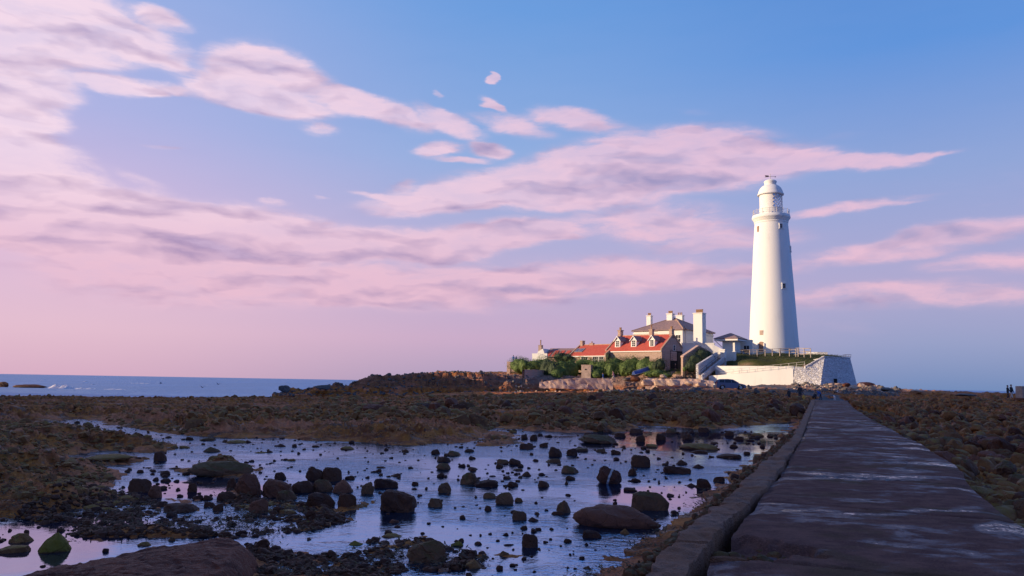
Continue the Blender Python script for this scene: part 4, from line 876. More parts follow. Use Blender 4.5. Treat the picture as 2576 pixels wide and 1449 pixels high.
def gable_house(name, fr, L, D, ze, zr, wall, roof, label, cat='cottage', coping=None, over=.25, rz_off=0.0):
    rt = empty(name, fr.P(0, 0, fr.z), label, cat)
    pts = [fr.P(0, 0, fr.z), fr.P(0, D, fr.z), fr.P(0, D, ze), fr.P(0, D/2, zr), fr.P(0, 0, ze)]
    part(MB().prism(pts, fr.u*-L), 'wall', M[wall], rt)
    sl = math.atan2(zr-ze, D/2); th = .13
    rf = MB()
    for s_ in (0, 1):
        e0 = -over if s_ == 0 else D+over; ez = ze-over*math.tan(sl); off = .03
        a = [(e0, ez+off), (D/2, zr+off), (D/2, zr+off+th/math.cos(sl)), (e0, ez+off+th/math.cos(sl))]
        rf.prism([fr.P(.02, b, z) for b, z in a], fr.u*-(L+.04))
    ro = part(rf, 'roof', M[roof], rt)
    rd = MB(); fr.box(rd, -L-.02, .02, D/2-.12, D/2+.12, zr+.1, zr+.26); part(rd, 'ridge_tiles', M['ridge'], ro)
    if coping:
        for a in (-L+.02, .12):
            c = MB()
            for s_ in (0, 1):
                e0 = -over-.02 if s_ == 0 else D+over+.02; ez = ze-over*math.tan(sl)
                q = [(e0, ez+.0), (D/2, zr+.0), (D/2, zr+.36), (e0, ez+.36)]
                c.prism([fr.P(a+.1*s_*.02, b, z) for b, z in q], fr.u*-.3)
            part(c, 'gable_coping', M[coping], rt)
    # fascia under the eave
    fc = MB(); fr.box(fc, -L-.02, .02, -over+.02, -over+.10, ze-over*math.tan(sl)-.14, ze-over*math.tan(sl)+.02); part(fc, 'gutter', M['frame'], ro)
    rt['_L'] = L; return rt, sl
def cm(px, Y): p = at_y(px, 960, Y); return p

# ---- cottage with three dormers
HN = 222
fr = Frame(1665, 150, HN, 4.2); C0 = fr.C
L1 = len_to(C0, -fr.u, 1527); D1 = len_to(C0, fr.v, 1722); ze = z_at(C0, 880); zr = z_at(C0+fr.v*D1/2, 843)
print('cottage', L1, D1, ze, zr)
cot, sl1 = gable_house('dormer_cottage', fr, L1, D1, ze, zr, 'stone', 'pantile', 'long sandstone cottage with red tiled roof and three white dormers, beside the white house', coping='ridge')
def u_at(fr, b, z, px): return solve(lambda t: proj(fr.P(t, b, z))[0], px, -40, 30)
for pxc in (1553.5, 1594, 1640):
    zc = ze+1.05; b0 = .75; a = u_at(fr, b0, zc, pxc); dw = 1.25; hh = 1.55; zb = ze+.45
    d = MB(); bk = b0+2.6
    pts = [fr.P(a-dw/2, b0, zb), fr.P(a+dw/2, b0, zb), fr.P(a+dw/2, b0, zb+hh), fr.P(a, b0, zb+hh+.75), fr.P(a-dw/2, b0, zb+hh)]
    d.prism(pts, fr.v*2.4); do = part(d, 'dormer', M['white'], cot)
    r2 = MB()
    for s_ in (-1, 1):
        q = [(0, zb+hh+.78), (0, zb+hh+.88), (s_*(dw/2+.18), zb+hh-.10), (s_*(dw/2+.18), zb+hh-.22)]
        r2.prism([fr.P(a+x, b0-.16, z) for x, z in q], fr.v*2.7)
    part(r2, 'dormer_roof', M['slate'], do)
    bg_ = MB()
    for s_ in (-1, 1):
        q = [(0, zb+hh+.74), (0, zb+hh+.92), (s_*(dw/2+.2), zb+hh-.08), (s_*(dw/2+.2), zb+hh-.26)]
        bg_.prism([fr.P(a+x, b0-.24, z) for x, z in q], fr.v*.06)
    part(bg_, 'bargeboard', M['frame'], do)
    window(do, fr.P(a, b0, zb+.92), fr.u, fr.n, .78, 1.15, 2, 3, bar=.06)
chimney(cot, fr, -L1+.35, D1/2, .65, 1.0, zr-1.2, zr+1.15, 'stone', 2)
a = u_at(fr, D1/2, zr, 1639); chimney(cot, fr, a, D1/2, .75, .75, zr-.4, zr+1.15, 'stone', 1, pot_h=.8)
chimney(cot, fr, -.3, D1/2, .6, .9, zr-.6, zr+1.0, 'stone', 2)
# gable details: small window, passage and dark door
window(cot, fr.P(0, u2 := 0 or solve(lambda t: proj(fr.P(0, t, ze))[0], 1696, 0, 20), ze+.55), fr.v, fr.u, .7, 1.0, 1, 2, sill=False)
def gp(px, z): return solve(lambda t: proj(fr.P(0, t, z))[0], px, 0, 20)
b0, b1 = gp(1686, ze-1), gp(1719, ze-1); dr_ = MB(); fr.box(dr_, 0.004, .05, b0, b1, fr.z, ze+.0); part(dr_, 'passage_opening', M['dark'], cot)
b0, b1 = gp(1686.5, ze-1), gp(1702, ze-1); dr_ = MB(); fr.box(dr_, .052, .07, b0, b1, ze-1.9, ze-.15); part(dr_, 'wall_beyond_passage', M['seawall'], cot)
b0, b1 = gp(1703, ze-1), gp(1717, ze-1); dr_ = MB(); fr.box(dr_, .052, .12, b0+.1, b1-.1, fr.z+.1, ze-.3); part(dr_, 'door', M['bark'], cot)
fw = MB(); fr.box(fw, -L1*.3, -L1*.22, -.05, 0.0-.004, ze-2.0, ze-1.2)
part(fw, 'window_recess', M['dark'], cot)

# ---- lower red-roofed cottage with two roof lights
fr2 = Frame(1524, 157, HN, 3.8)
L2 = len_to(fr2.C, -fr2.u, 1435); D2 = 7.0; ze2 = z_at(fr2.C, 893); zr2 = z_at(fr2.C+fr2.v*D2/2, 868)
c2, sl2 = gable_house('red_roofed_cottage', fr2, L2, D2, ze2, zr2, 'stone', 'pantile', 'low cottage with plain red roof and two roof lights, left of the dormer cottage', coping='ridge')
for pxc in (1454, 1464.5):
    b = D2/2*.42; z = ze2+(zr2-ze2)*.42; a = u_at(fr2, b, z, pxc); tdir = (fr2.v*math.cos(sl2)+Vector((0, 0, math.sin(sl2)))).normalized(); nrm = fr2.u.cross(tdir).normalized()
    if nrm.z < 0: nrm = -nrm
    c = fr2.P(a, b, z)+nrm*.2; w_ = MB(); w_.prism([c+fr2.u*(sx*.45)+tdir*(sz*.75) for sx, sz in ((-1,-1),(1,-1),(1,1),(-1,1))], nrm*.08); ro = part(w_, 'roof_light', M['wood'], c2)
    w_ = MB(); w_.prism([c+fr2.u*(sx*.36)+tdir*(sz*.66)+nrm*.083 for sx, sz in ((-1,-1),(1,-1),(1,1),(-1,1))], nrm*.01); part(w_, 'pane', M['carpaint'], ro)
chimney(c2, fr2, -L2+.35, D2/2, .6, .9, zr2-.8, zr2+.95, 'stone', 0, False)
chimney(c2, fr2, u_at(fr2, D2/2, zr2, 1489), D2/2, .9, .5, zr2-.3, zr2+.42, 'stone', 1, False, .25)
for pxc, ww in ((1499, 1.5), (1512, 1.3), (1470, 1.6)): window(c2, fr2.P(u_at(fr2, 0, ze2-1, pxc), 0, ze2-.95), fr2.u, fr2.n, ww, 1.2, 3, 2)
rb = MB(); fr2.box(rb, u_at(fr2, 0, ze2-2, 1502), -.1, -.75, -.12, fr2.z-.5, ze2-1.75); part(rb, 'porch_base', M['pantile'], c2)

# ---- far-left low building
fr3 = Frame(1378, 166, 208, 3.0)
rt3 = empty('low_house', fr3.P(0, 0, 3.2), 'low white-gabled building with patchy red lean-to roof behind the hedge', 'house')
Lh = len_to(fr3.C, fr3.u, 1440); Ll = len_to(fr3.C, -fr3.u, 1351)
zE, zT = z_at(fr3.C, 893), z_at(fr3.C, 878)
part(MB().prism([fr3.P(-Ll, 0, 3), fr3.P(-.6, 0, 3), fr3.P(-.6, 0, zE-.3), fr3.P(-Ll+1.2, 0, zT+.1), fr3.P(-Ll, 0, zT-.6)], fr3.v*6), 'gable', M['white'], rt3)
wl = MB(); fr3.box(wl, -.6, Lh, .1, 6, 3, zE-.5); part(wl, 'wall', M['stone'], rt3)
rf = MB(); rf.prism([fr3.P(-Ll+1.6, b, z) for b, z in ((-.3, zE-.45), (3, zT+.1), (6.3, zE-.4), (6.3, zE-.25), (3, zT+.28), (-.3, zE-.3))], fr3.u*(Lh+Ll-1.6)); ro = part(rf, 'roof', M['slate'], rt3)
for k in range(4):
    a0 = -Ll+2.0+k*(Lh+Ll-2.6)/4; q = MB(); dz = (zT+.55-zE)/3.3
    q.prism([fr3.P(a0, b, z) for b, z in ((-.33, zE-.28), (1.9, zE-.28+2.23*dz), (1.9, zE-.2+2.23*dz), (-.33, zE-.2))], fr3.u*((Lh+Ll-2.6)/4*.62)); part(q, 'tile_patch', M['pantile'], ro)
chimney(rt3, fr3, u_at(fr3, .6, zT, 1360), .6, .7, .8, zT-1.2, zT+.75, 'stone', 1, False, 1.0)
wb = MB(); f3b = Frame(1362, 163, 208, 3.0); f3b.box(wb, -2.2, 1.2, 0, .3, 3, z_at(f3b.C, 889)); solo(wb, 'garden_wall', M['white'], f3b.P(0, 0, 3), 'short white wall end standing in front of the low building gable', 'wall')

# ---- white keepers house
fr4 = Frame(1727, 163, 219, 5.5)
L4 = len_to(fr4.C, -fr4.u, 1594); D4 = len_to(fr4.C, fr4.v, 1796); z4 = z_at(fr4.C, 830.5); zr4 = z_at(fr4.P(-L4*.42, D4/2, 0), 800)
print('house', L4, D4, z4, zr4)
kh = empty('white_house', fr4.P(0, 0, fr4.z), 'tall white rendered house with grey slate hipped roofs and tall chimneys', 'house')
wl = MB(); fr4.box(wl, -L4, 0, 0, D4, fr4.z, z4); part(wl, 'wall', M['white'], kh)
cr = MB(); fr4.box(cr, -L4-.14, .14, -.14, D4+.14, z4-.55, z4-.38); fr4.box(cr, -L4-.06, .06, -.06, D4+.06, z4-3.1, z4-3.0); part(cr, 'string_course', M['white'], kh)
def hip(mb, fr, a0, a1, b0, b1, z0, z1, o=.35, inset=None):
    ins = (b1-b0)/2+o if inset is None else inset
    p = [fr.P(a0-o, b0-o, z0), fr.P(a1+o, b0-o, z0), fr.P(a1+o, b1+o, z0), fr.P(a0-o, b1+o, z0)]
    bm_ = (b0+b1)/2; r0, r1 = fr.P(a0-o+ins, bm_, z1), fr.P(a1+o-ins, bm_, z1)
    lo_ = [q-Vector((0, 0, .16)) for q in p]
    mb.add(p+[r0, r1]+lo_, [(0,1,5,4),(1,2,5),(2,3,4,5),(3,0,4),(6,7,1,0),(7,8,2,1),(8,9,3,2),(9,6,0,3),(9,8,7,6)])
    return p, r0, r1
rf = MB(); p4, r0, r1 = hip(rf, fr4, -L4, 0, 0, D4, z4+.16, zr4, inset=min(L4*.5, D4*.62)); ro4 = part(rf, 'roof', M['slate'], kh)
rg = MB(); rg.bar(p4[1], r1, .12, 6); rg.bar(p4[2], r1, .1, 6); rg.bar(p4[0], r0, .1, 6); rg.bar(r0, r1+Vector((.001, 0, 0)), .13, 6); part(rg, 'ridge_tiles', M['ridge'], ro4)
# projecting front wing
a0w = u_at(fr4, -.9, z4, 1655); rf = MB(); wl = MB(); fr4.box(wl, a0w, -.35, -.9, .0-.002, fr4.z, z4-.02); part(wl, 'wing_wall', M['white'], kh)
rf = MB(); pw_, q0, q1 = hip(rf, fr4, a0w, -.35, -.9, 4.6, z4+.19, z_at(fr4.P(-2.5, 1.8, 0), 806), inset=2.9); rw = part(rf, 'wing_roof', M['slate'], kh)
rg = MB(); rg.bar(pw_[1], q1, .12, 6); rg.bar(q0, q1, .12, 6); part(rg, 'ridge_tiles', M['ridge'], rw)
window(kh, fr4.P(u_at(fr4, -.9, z4-1.8, 1706), -.9, z4-1.75), fr4.u, fr4.n, 1.15, 1.45, 2, 2, bar=.08)
window(kh, fr4.P(0, solve(lambda t: proj(fr4.P(0, t, z4))[0], 1746, 0, 20), z4-1.6), fr4.v, fr4.u, .4, .5, 1, 1, sill=False)
def chpx(pxc, b, py_top, w_, d_, z0, pots, ph=.6):
    a = u_at(fr4, b, z4+2, pxc); zt = z_at(fr4.P(a, b, 0), py_top); chimney(kh, fr4, a, b, w_, d_, z0, zt, 'white', pots, True, ph)
chpx(1634, D4*.72, 796, 1.05, .95, z4-.2, 3); chpx(1687, D4*.45, 791, 1.3, 1.2, z4+.4, 4); chpx(1711, D4*.78, 795, 1.5, 1.0, z4+.3, 3)
# large stack against the right-hand wall
fs = Frame(1757, 157.5, 219, 5.5); zt = z_at(fs.C, 789); chimney(kh, fs, -.0, .8, 1.9, 1.7, 5.5, zt, 'white', 6, True, .75)
# yard wall with arch
yw = empty('yard_wall', cm(1760, 154), 'white parapet wall of the yard in front of the white house, with a small arch', 'wall')
f5 = Frame(1798, 153, 205, 4.0); m_ = MB(); La = len_to(f5.C, -f5.u, 1716); zt = z_at(f5.C, 865); f5.box(m_, -La, 0, 0, .5, 4, zt); part(m_, 'wall', M['white'], yw)
m_ = MB(); f5.box(m_, -La-.05, .05, -.08, .58, zt+.002, zt+.18); part(m_, 'coping', M['white'], yw)
ap = u_at(f5, 0, zt-1, 1732); m_ = MB(); m_.prism([f5.P(ap+math.cos(t)*.62, -.01, zt-2.6+max(0, math.sin(t))*.75-(1.0 if math.sin(t) < 0 else 0)) for t in [math.pi*k/10 for k in range(11)]+[math.pi*1.05, math.pi*1.95]], f5.n*.02); part(m_, 'arch_opening', M['dark'], yw)
f6 = Frame(1820, 150.5, 200, 5); m_ = MB(); La = len_to(f6.C, -f6.u, 1794); zt1, zt0 = z_at(f6.P(-La, 0, 0), 866), z_at(f6.C, 879)
m_.prism([f6.P(-La, 0, 4.5), f6.P(0, 0, 4.5), f6.P(0, 0, zt0), f6.P(-La, 0, zt1)], f6.v*.45); solo(m_, 'sloping_wall', M['white'], f6.P(0, 0, 4.5), 'white wall sloping down to the gate pier at the top of the steps', 'wall')
m_ = MB(); f7 = Frame(1824, 149.6, 215, 5); f7.box(m_, -.85, 0, 0, .85, 5, z_at(f7.C, 881)); f7.box(m_, -.95, .1, -.1, .95, z_at(f7.C, 881)+.002, z_at(f7.C, 878.5)); solo(m_, 'gate_pier', M['white'], f7.P(0, 0, 5), 'square white gate pier at the head of the steps', 'pier')
m_ = MB(); f8 = Frame(1851, 150.5, 215, 5.5); f8.box(m_, -.5, 0, 0, .5, 5.5, z_at(f8.C, 883)); f8.box(m_, -len_to(f8.C, -f8.u, 1828), -.502, .1, .4, 5.5, z_at(f8.C, 884)); solo(m_, 'terrace_wall', M['white'], f8.P(0, 0, 5.5), 'low white terrace wall right of the gate pier, below the pavilion', 'wall')

# ---- entrance pavilion
f9 = Frame(1850, 157.5, 217, 7.2); Lp = len_to(f9.C, -f9.u, 1819); Dp = max(3.0, len_to(f9.C, f9.v, 1864)); zp = z_at(f9.C, 857); za = z_at(f9.P(-Lp/2, Dp/2, 0), 838)
pv = empty('pavilion', f9.P(0, 0, 7.2), 'small white entrance pavilion with a wide slate hipped roof left of the lighthouse', 'pavilion')
m_ = MB(); f9.box(m_, -Lp, 0, 0, Dp, 6.8, zp); part(m_, 'wall', M['white'], pv)
m_ = MB(); f9.box(m_, -Lp-1.25, 1.0, -1.1, Dp+1.0, zp-.002, zp+.30); part(m_, 'eaves', M['frame'], pv)
m_ = MB(); pp, q0, q1 = hip(m_, f9, -Lp-.9, .65, -.75, Dp+.65, zp+.47, za, .45, inset=(Lp+2.4)/2-.15); part(m_, 'roof', M['slate'], pv)
m_ = MB(); m_.bar(f9.P(-Lp-1.1, -.9, zp), f9.P(-Lp-.02, -.05, zp-1.3), .06); part(m_, 'eaves_strut', M['wood'], pv)
f10 = Frame(1893, 160.5, 200, 7.2); Lw = len_to(f10.C, -f10.u, 1860); zw_ = z_at(f10.C, 857); m_ = MB(); f10.box(m_, -Lw, 0, 0, 3.2, 6.8, zw_); part(m_, 'link_wall', M['white'], pv)
m_ = MB(); f10.box(m_, -Lw-.1, .1, -.1, 3.3, zw_+.002, zw_+.2); part(m_, 'parapet', M['white'], pv)
window(pv, f10.P(u_at(f10, 0, zw_-1.5, 1878), 0, zw_-1.75), f10.u, f10.n, 1.1, 1.45, 2, 2, bar=.08)

# ================================================================== LIGHTHOUSE
LX = at_y(1947, 880, 172).x; LC = Vector((LX, 172, 0))
def tz(py): return z_at(LC, py)
def rad(wpx, py): return wpx/2*172/F*1.012/math.cos(0.317)*math.cos(.317)
lh = empty('lighthouse', (LX, 172, 8.0), 'tall tapering white lighthouse with a diamond-glazed lantern and weather vane', 'lighthouse')
prof = [(rad(120.5, 0), 7.2), (rad(119, 0), tz(874)), (rad(114, 0), tz(835)), (rad(110.5, 0), tz(800)), (rad(103.5, 0), tz(740)), (rad(96, 0), tz(680)), (rad(90.5, 0), tz(630)), (rad(86, 0), tz(600)), (rad(82, 0), tz(572)), (rad(80.5, 0), tz(564))]
pp_ = []
for i in range(len(prof)-1):
    for k in range(6): t = k/6; pp_.append((prof[i][0]*(1-t)+prof[i+1][0]*t, prof[i][1]*(1-t)+prof[i+1][1]*t))
pp_.append(prof[-1]); tw = part(MB().lathe(pp_, 96, (LX, 172, 0)), 'tower', M['tower'], lh, True)
z0 = tz(564); r = rad
gal = [(r(80.4, 0), z0-.01), (r(82.5, 0), tz(563)), (r(82.5, 0), tz(561)), (r(80.6, 0), tz(560)), (r(84, 0), tz(558.5)), (r(86, 0), tz(555)), (r(90.5, 0), tz(552.5)), (r(93, 0), tz(551)), (r(93.5, 0), tz(548.5)), (r(92, 0), tz(546)), (r(91, 0), tz(543.5)), (r(60, 0), tz(542))]
go = part(MB().lathe(gal, 96, (LX, 172, 0)), 'gallery', M['tower'], lh, True)
# gallery railing
rr_ = r(88, 0); zg = tz(543.6); rl_ = MB(); NPT = 16
for i in range(NPT):
    t = 2*math.pi*i/NPT; c = Vector((LX+rr_*math.cos(t), 172+rr_*math.sin(t), zg)); rl_.bar(c, c+Vector((0, 0, 1.15)), .045, 6, .05); rl_.bar(c+Vector((0, 0, 1.15)), c+Vector((0, 0, 1.25)), .08, 6, .03)
for h_ in (.38, .72, 1.05):
    for i in range(48):
        t0, t1 = 2*math.pi*i/48, 2*math.pi*(i+1)/48; rl_.bar((LX+rr_*math.cos(t0), 172+rr_*math.sin(t0), zg+h_), (LX+rr_*math.cos(t1), 172+rr_*math.sin(t1), zg+h_), .028, 5)
part(rl_, 'gallery_railing', M['rail'], lh)
# lantern
zb, zt, zm = tz(543), tz(491), tz(527)
part(MB().lathe([(r(56, 0), zb), (r(56, 0), zm), (r(57.5, 0), zm+.03), (r(57.5, 0), zm+.15), (r(54, 0), zm+.16)], 64, (LX, 172, 0)), 'lantern_base', M['white'], lh, True)
# blind western half of the lantern drum, glazing towards the sea
bl = MB(); rl2 = r(54.5, 0); a0, a1 = R(150), R(266); n_ = 30
vs = []; fs = []
for i in range(n_+1):
    t = a0+(a1-a0)*i/n_; vs += [(LX+rl2*math.cos(t), 172+rl2*math.sin(t), zm), (LX+rl2*math.cos(t), 172+rl2*math.sin(t), zt+.1)]
for i in range(n_): fs.append((2*i, 2*i+2, 2*i+3, 2*i+1))
bl.add(vs, fs); part(bl, 'blind_panels', M['white'], lh, True)
gz, tg = newmat('lantern_glass'); gb = tg.n('ShaderNodeBsdfPrincipled', {'Base Color': (.8,.85,.9,1), 'Roughness': .03, 'IOR': 1.45, 'Transmission Weight': 1.0}); tr_ = tg.n('ShaderNodeBsdfTransparent'); tg.n('ShaderNodeOutputMaterial', {0: tg.n('ShaderNodeMixShader', {0: .35, 1: tr_.outputs[0], 2: tg.n('ShaderNodeBsdfGlossy', {'Color': (.8,.85,.95,1), 'Roughness': .05}).outputs[0]}).outputs[0]})
M['lantern_glass'] = gz
gl = MB(); vs = []; fs = []; a0g, a1g = R(-94), R(150); rg_ = r(53.5, 0)
for i in range(n_+1):
    t = a0g+(a1g-a0g)*i/n_; vs += [(LX+rg_*math.cos(t), 172+rg_*math.sin(t), zm), (LX+rg_*math.cos(t), 172+rg_*math.sin(t), zt+.1)]
for i in range(n_): fs.append((2*i, 2*i+2, 2*i+3, 2*i+1))
gl.add(vs, fs); part(gl, 'lantern_glazing', M['lantern_glass'], lh, True)
ab = MB(); ND = 16; rb_ = r(55.6, 0); rows = 8; H_ = zt-zm
for s_ in (-1, 1):
    for i in range(ND):
        for k in range(rows):
            t0 = 2*math.pi*i/ND+s_*k*(2*math.pi/ND)*.5; t1 = t0+s_*(2*math.pi/ND)*.5
            am = math.degrees((t0+t1)/2) % 360
            if 150 < am < 258: continue
            ab.bar((LX+rb_*math.cos(t0), 172+rb_*math.sin(t0), zm+H_*k/rows), (LX+rb_*math.cos(t1), 172+rb_*math.sin(t1), zm+H_*(k+1)/rows), .04, 5)
part(ab, 'astragals', M['rail'], lh)
core = MB().lathe([(.5, zb), (.5, zm+.3), (1.15, zm+.5), (1.3, zm+H_*.5), (1.0, zm+H_*.85), (.3, zm+H_*.95)], 24, (LX, 172, 0)); part(core, 'lens', M['lantern_glass'], lh, True)
dome = [(r(61, 0), tz(492)), (r(64.5, 0), tz(491.5)), (r(65, 0), tz(489.5)), (r(61, 0), tz(486.5)), (r(58, 0), tz(481)), (r(52, 0), tz(475)), (r(43, 0), tz(470)), (r(36, 0), tz(468)), (r(33.5, 0), tz(467))]
part(MB().lathe(dome, 64, (LX, 172, 0)), 'dome', M['white'], lh, True)
cu = [(r(28, 0), tz(467.2)), (r(29, 0), tz(465.5)), (r(28.6, 0), tz(461)), (r(31.5, 0), tz(459)), (r(32, 0), tz(457.5)), (r(27, 0), tz(455)), (r(17, 0), tz(452.8)), (r(5, 0), tz(452))]
part(MB().lathe(cu, 48, (LX, 172, 0)), 'cupola', M['white'], lh, True)
vn = MB(); top = Vector((LX, 172, tz(452))); vn.bar(top, (LX, 172, tz(437)), .09, 8, .05)
part(vn, 'finial', M['rail'], lh, True)
zv = tz(444); vn = MB(); va = Vector((math.cos(R(8)), math.sin(R(8)), 0)); o_ = Vector((LX, 172, zv))
vn.bar(o_-va*1.1, o_+va*1.2, .035, 6); vn.prism([o_-va*.35+Vector((0,0,.2)), o_-va*1.3+Vector((0,0,.22)), o_-va*1.05, o_-va*1.3-Vector((0,0,.22)), o_-va*.35-Vector((0,0,.12))], Vector((0, .04, 0))); vn.prism([o_+va*1.45, o_+va*1.1+Vector((0,0,.14)), o_+va*1.1-Vector((0,0,.14))], Vector((0, .04, 0))); part(vn, 'weather_vane', M['brown'], lh)
def rad_at(z):
    zs = [q[1] for q in prof]; return float(np.interp(z, zs, [q[0] for q in prof]))
toc = math.atan2(-172, -LX)                    # direction from the tower towards the viewpoint
def on_tower(px, py):
    z = tz(py); rr2 = rad_at(z); cx = proj((LX, 172, z))[0]; s_ = max(-.97, min(.97, (px-cx)*172/F/math.cos(.317)/rr2*.95)); t = toc+math.asin(s_); n = Vector((math.cos(t), math.sin(t), 0)); return Vector((LX, 172, z))+n*(rr2+.0), n, Vector((-n.y, n.x, 0))
def tower_window(px, py, w_, h_, kind='window'):
    p, n, u_ = on_tower(px, py); rz = math.atan2(u_.y, u_.x); z = Vector((0, 0, 1))
    s = MB(); 
    for s_ in (-1, 1): s.box(p+u_*s_*(w_/2+.10)+n*.0, (.20, .22, h_+.1), rz)
    s.box(p+z*(h_/2+.12)+n*.005, (w_+.42, .22, .2), rz); s.box(p-z*(h_/2+.10)+n*.05, (w_+.6, .3, .14), rz)
    so_ = part(s, 'window', M['white'], tw); g_ = MB(); g_.box(p-n*.06, (w_, .2, h_), rz); part(g_, 'pane', M['dark'], so_)
    b = MB(); b.box(p+n*.05, (.05, .03, h_), rz); b.box(p+n*.052, (w_, .03, .05), rz); part(b, 'glazing_bar', M['rail'], so_)
tower_window(1963.5, 576, .52, .85); tower_window(1986, 630, .45, .95); tower_window(1970.5, 725, .6, .95); 
for px, py, w_, h_ in ((1908.5, 580, .55, 1.3), (1917.5, 840, .8, 1.0)):
    p, n, u_ = on_tower(px, py); m_ = MB(); m_.box(p+n*.0, (w_, .12, h_), math.atan2(u_.y, u_.x)); part(m_, 'blocked_window', M['brown'] if h_ > 1.2 else M['concrete'], tw)
p, n, u_ = on_tower(1917.5, 872); rz = math.atan2(u_.y, u_.x); m_ = MB()
pts = [p+u_*(math.cos(t)*.55)+Vector((0, 0, .45+math.sin(t)*.4)) for t in [math.pi*k/8 for k in range(9)]]+[p-u_*.55-Vector((0, 0, 1.4)), p+u_*.55-Vector((0, 0, 1.4))]
m_.prism([q-n*.1 for q in pts], n*.22); dr = part(m_, 'door', M['brown'], tw)
m_ = MB()
for s_ in (-1, 1): m_.box(p+u_*s_*.68-Vector((0, 0, .45))+n*.05, (.22, .3, 1.9), rz)
part(m_, 'door_jamb', M['white'], dr)

# ================================================================== WALLS BELOW THE LIGHTHOUSE
def wallrun(name, pts, th, zb, tops, mat, label, seg=10, cat='wall', rough_=0.0, batter=.0):
    """thick wall along (px, Y) points; tops = picture rows of its top edge"""
    Pn = [cm(px, Y) for px, Y in pts]; vs = []; n = (len(Pn)-1)*seg+1
    cx = np.interp(np.linspace(0, len(Pn)-1, n), range(len(Pn)), [p.x for p in Pn]); cy = np.interp(np.linspace(0, len(Pn)-1, n), range(len(Pn)), [p.y for p in Pn]); tp = np.interp(np.linspace(0, len(Pn)-1, n), range(len(Pn)), tops)
    dx, dy = np.gradient(cx), np.gradient(cy); l = np.hypot(dx, dy); nx, ny = -dy/l, dx/l
    zt_ = np.array([z_at(Vector((x, y, 0)), t) for x, y, t in zip(cx, cy, tp)])
    nz = 9; grid = []
    for k in range(nz): f = k/(nz-1); grid.append(np.stack([cx-nx*batter*(1-f), cy-ny*batter*(1-f), zb+(zt_-zb)*f], -1))
    grid.append(np.stack([cx+nx*th, cy+ny*th, zt_+.01], -1)); grid.append(np.stack([cx+nx*th, cy+ny*th, zt_*0+zb], -1))
    G = np.stack(grid, 0)
    if rough_: G[1:nz, :, 2] += 0; G += (fbm(G[..., 0]*1.9+G[..., 2], G[..., 2]*1.9-G[..., 1], 4, 61)*rough_)[..., None]*np.array([-.4, -1, .4])
    o0 = Vector((cx[0], cy[0], zb)); V_ = (G-np.array(o0[:])).reshape(-1, 3)
    me = npmesh(name, V_, gridfaces(G.shape[0], n)[:, ::-1]); bm = bmesh.new(); bm.from_mesh(me); bmesh.ops.holes_fill(bm, edges=bm.edges[:], sides=0); bmesh.ops.recalc_face_normals(bm, faces=bm.faces); bm.to_mesh(me); bm.free(); me.set_sharp_from_angle(angle=R(35))
    o = link(name, me, mat); o.location = o0; tag(o, label, cat); return o
wallrun('retaining_wall', [(1800,144.4),(1862,141.2),(1932,138.4),(1992,136.4),(2022,135.9)], .7, 1.6, [920.5,920.5,920.8,921.5,923], M['white'], 'smooth white curved wall holding up the grass bank below the lighthouse')
wallrun('ramp_wall', [(1783.5,143.0),(1862,139.4),(1932,136.8),(1996,134.75)], .5, 1.2, [945.5,939,933,928], M['white'], 'lower white wall along the front of the ramp, rising towards the bastion', batter=.25)
# bastion
def grid4(a, b, c, d, n, m):
    s = np.linspace(0, 1, n)[:, None, None]; t = np.linspace(0, 1, m)[None, :, None]
    a, b, c, d = [np.array(q[:]) for q in (a, b, c, d)]; return (a*(1-s)*(1-t)+b*s*(1-t)+c*s*t+d*(1-s)*t)
bs = empty('bastion', cm(2062, 133.5), 'high rough whitewashed stone bastion at the right end of the walls', 'bastion')
BL, BR = at_y(2062, 966, 131.6), at_y(2159, 968, 138.6); TL, TR = at_y(2074, 898.5, 134.6), at_y(2139, 901.5, 140.2)
FLb, FLt = at_y(1992, 965, 134.7), at_y(2020, 925, 135.4)
for q in (BL, BR, FLb): q.z = min(q.z, 1.2)
BK, TK = BR+Vector((3, 14, 0)), TR+Vector((2.5, 13, .0)); BJ, TJ = BL+Vector((-4, 12, 0)), TL+Vector((1.5, 9, -.0))
def face(a, b, c, d, name, n=40, m=28, amp=.16):
    G = grid4(a, b, c, d, n, m); nrm = Vector(b-a).cross(Vector(d-a)).normalized()
    e = np.minimum(1, 6*np.minimum.reduce([np.linspace(0, 1, n)[:, None]*np.ones((1, m))*1.0, 1-np.linspace(0, 1, n)[:, None]*np.ones((1, m))]))
    nn = fbm(G[..., 0]*1.8+G[..., 1]*.9, G[..., 2]*2.4, 4, 63); cell = vnoise(G[..., 0]*1.7+np.floor(G[..., 2]*1.8)*.37, np.floor(G[..., 2]*1.8)*3.1, 64)-.5
    G = G+(nn*amp+cell*amp*.8)[..., None]*np.array(nrm[:])*e[..., None]
    l = np.array(root_loc(bs)[:]); o = link(name, npmesh(name, (G-l).reshape(-1, 3), gridfaces(n, m), False), M['whitewash'], bs); return o
FMb, FMt = at_y(2030, 965.5, 133.1), at_y(2026, 925, 134.3); FMb.z = FLb.z; FLt = at_y(1991, 928, 134.9)
face(FLb, FMb, FMt, FLt, 'flank', 26, 30, .1); face(FMb, BL, TL, FMt, 'flank', 30, 34); face(BL, BR, TR, TL, 'front', 56, 40, .12); face(BR, BK, TK, TR, 'side', 40, 24)
tpm = MB(); tpm.prism([TL+Vector((0,0,-.05)), TR+Vector((0,0,-.05)), TK+Vector((0,0,-.05)), TJ+Vector((0,0,-.05))], Vector((0, 0, -.4))); part(tpm, 'top', M['whitewash'], bs)
cp = MB()
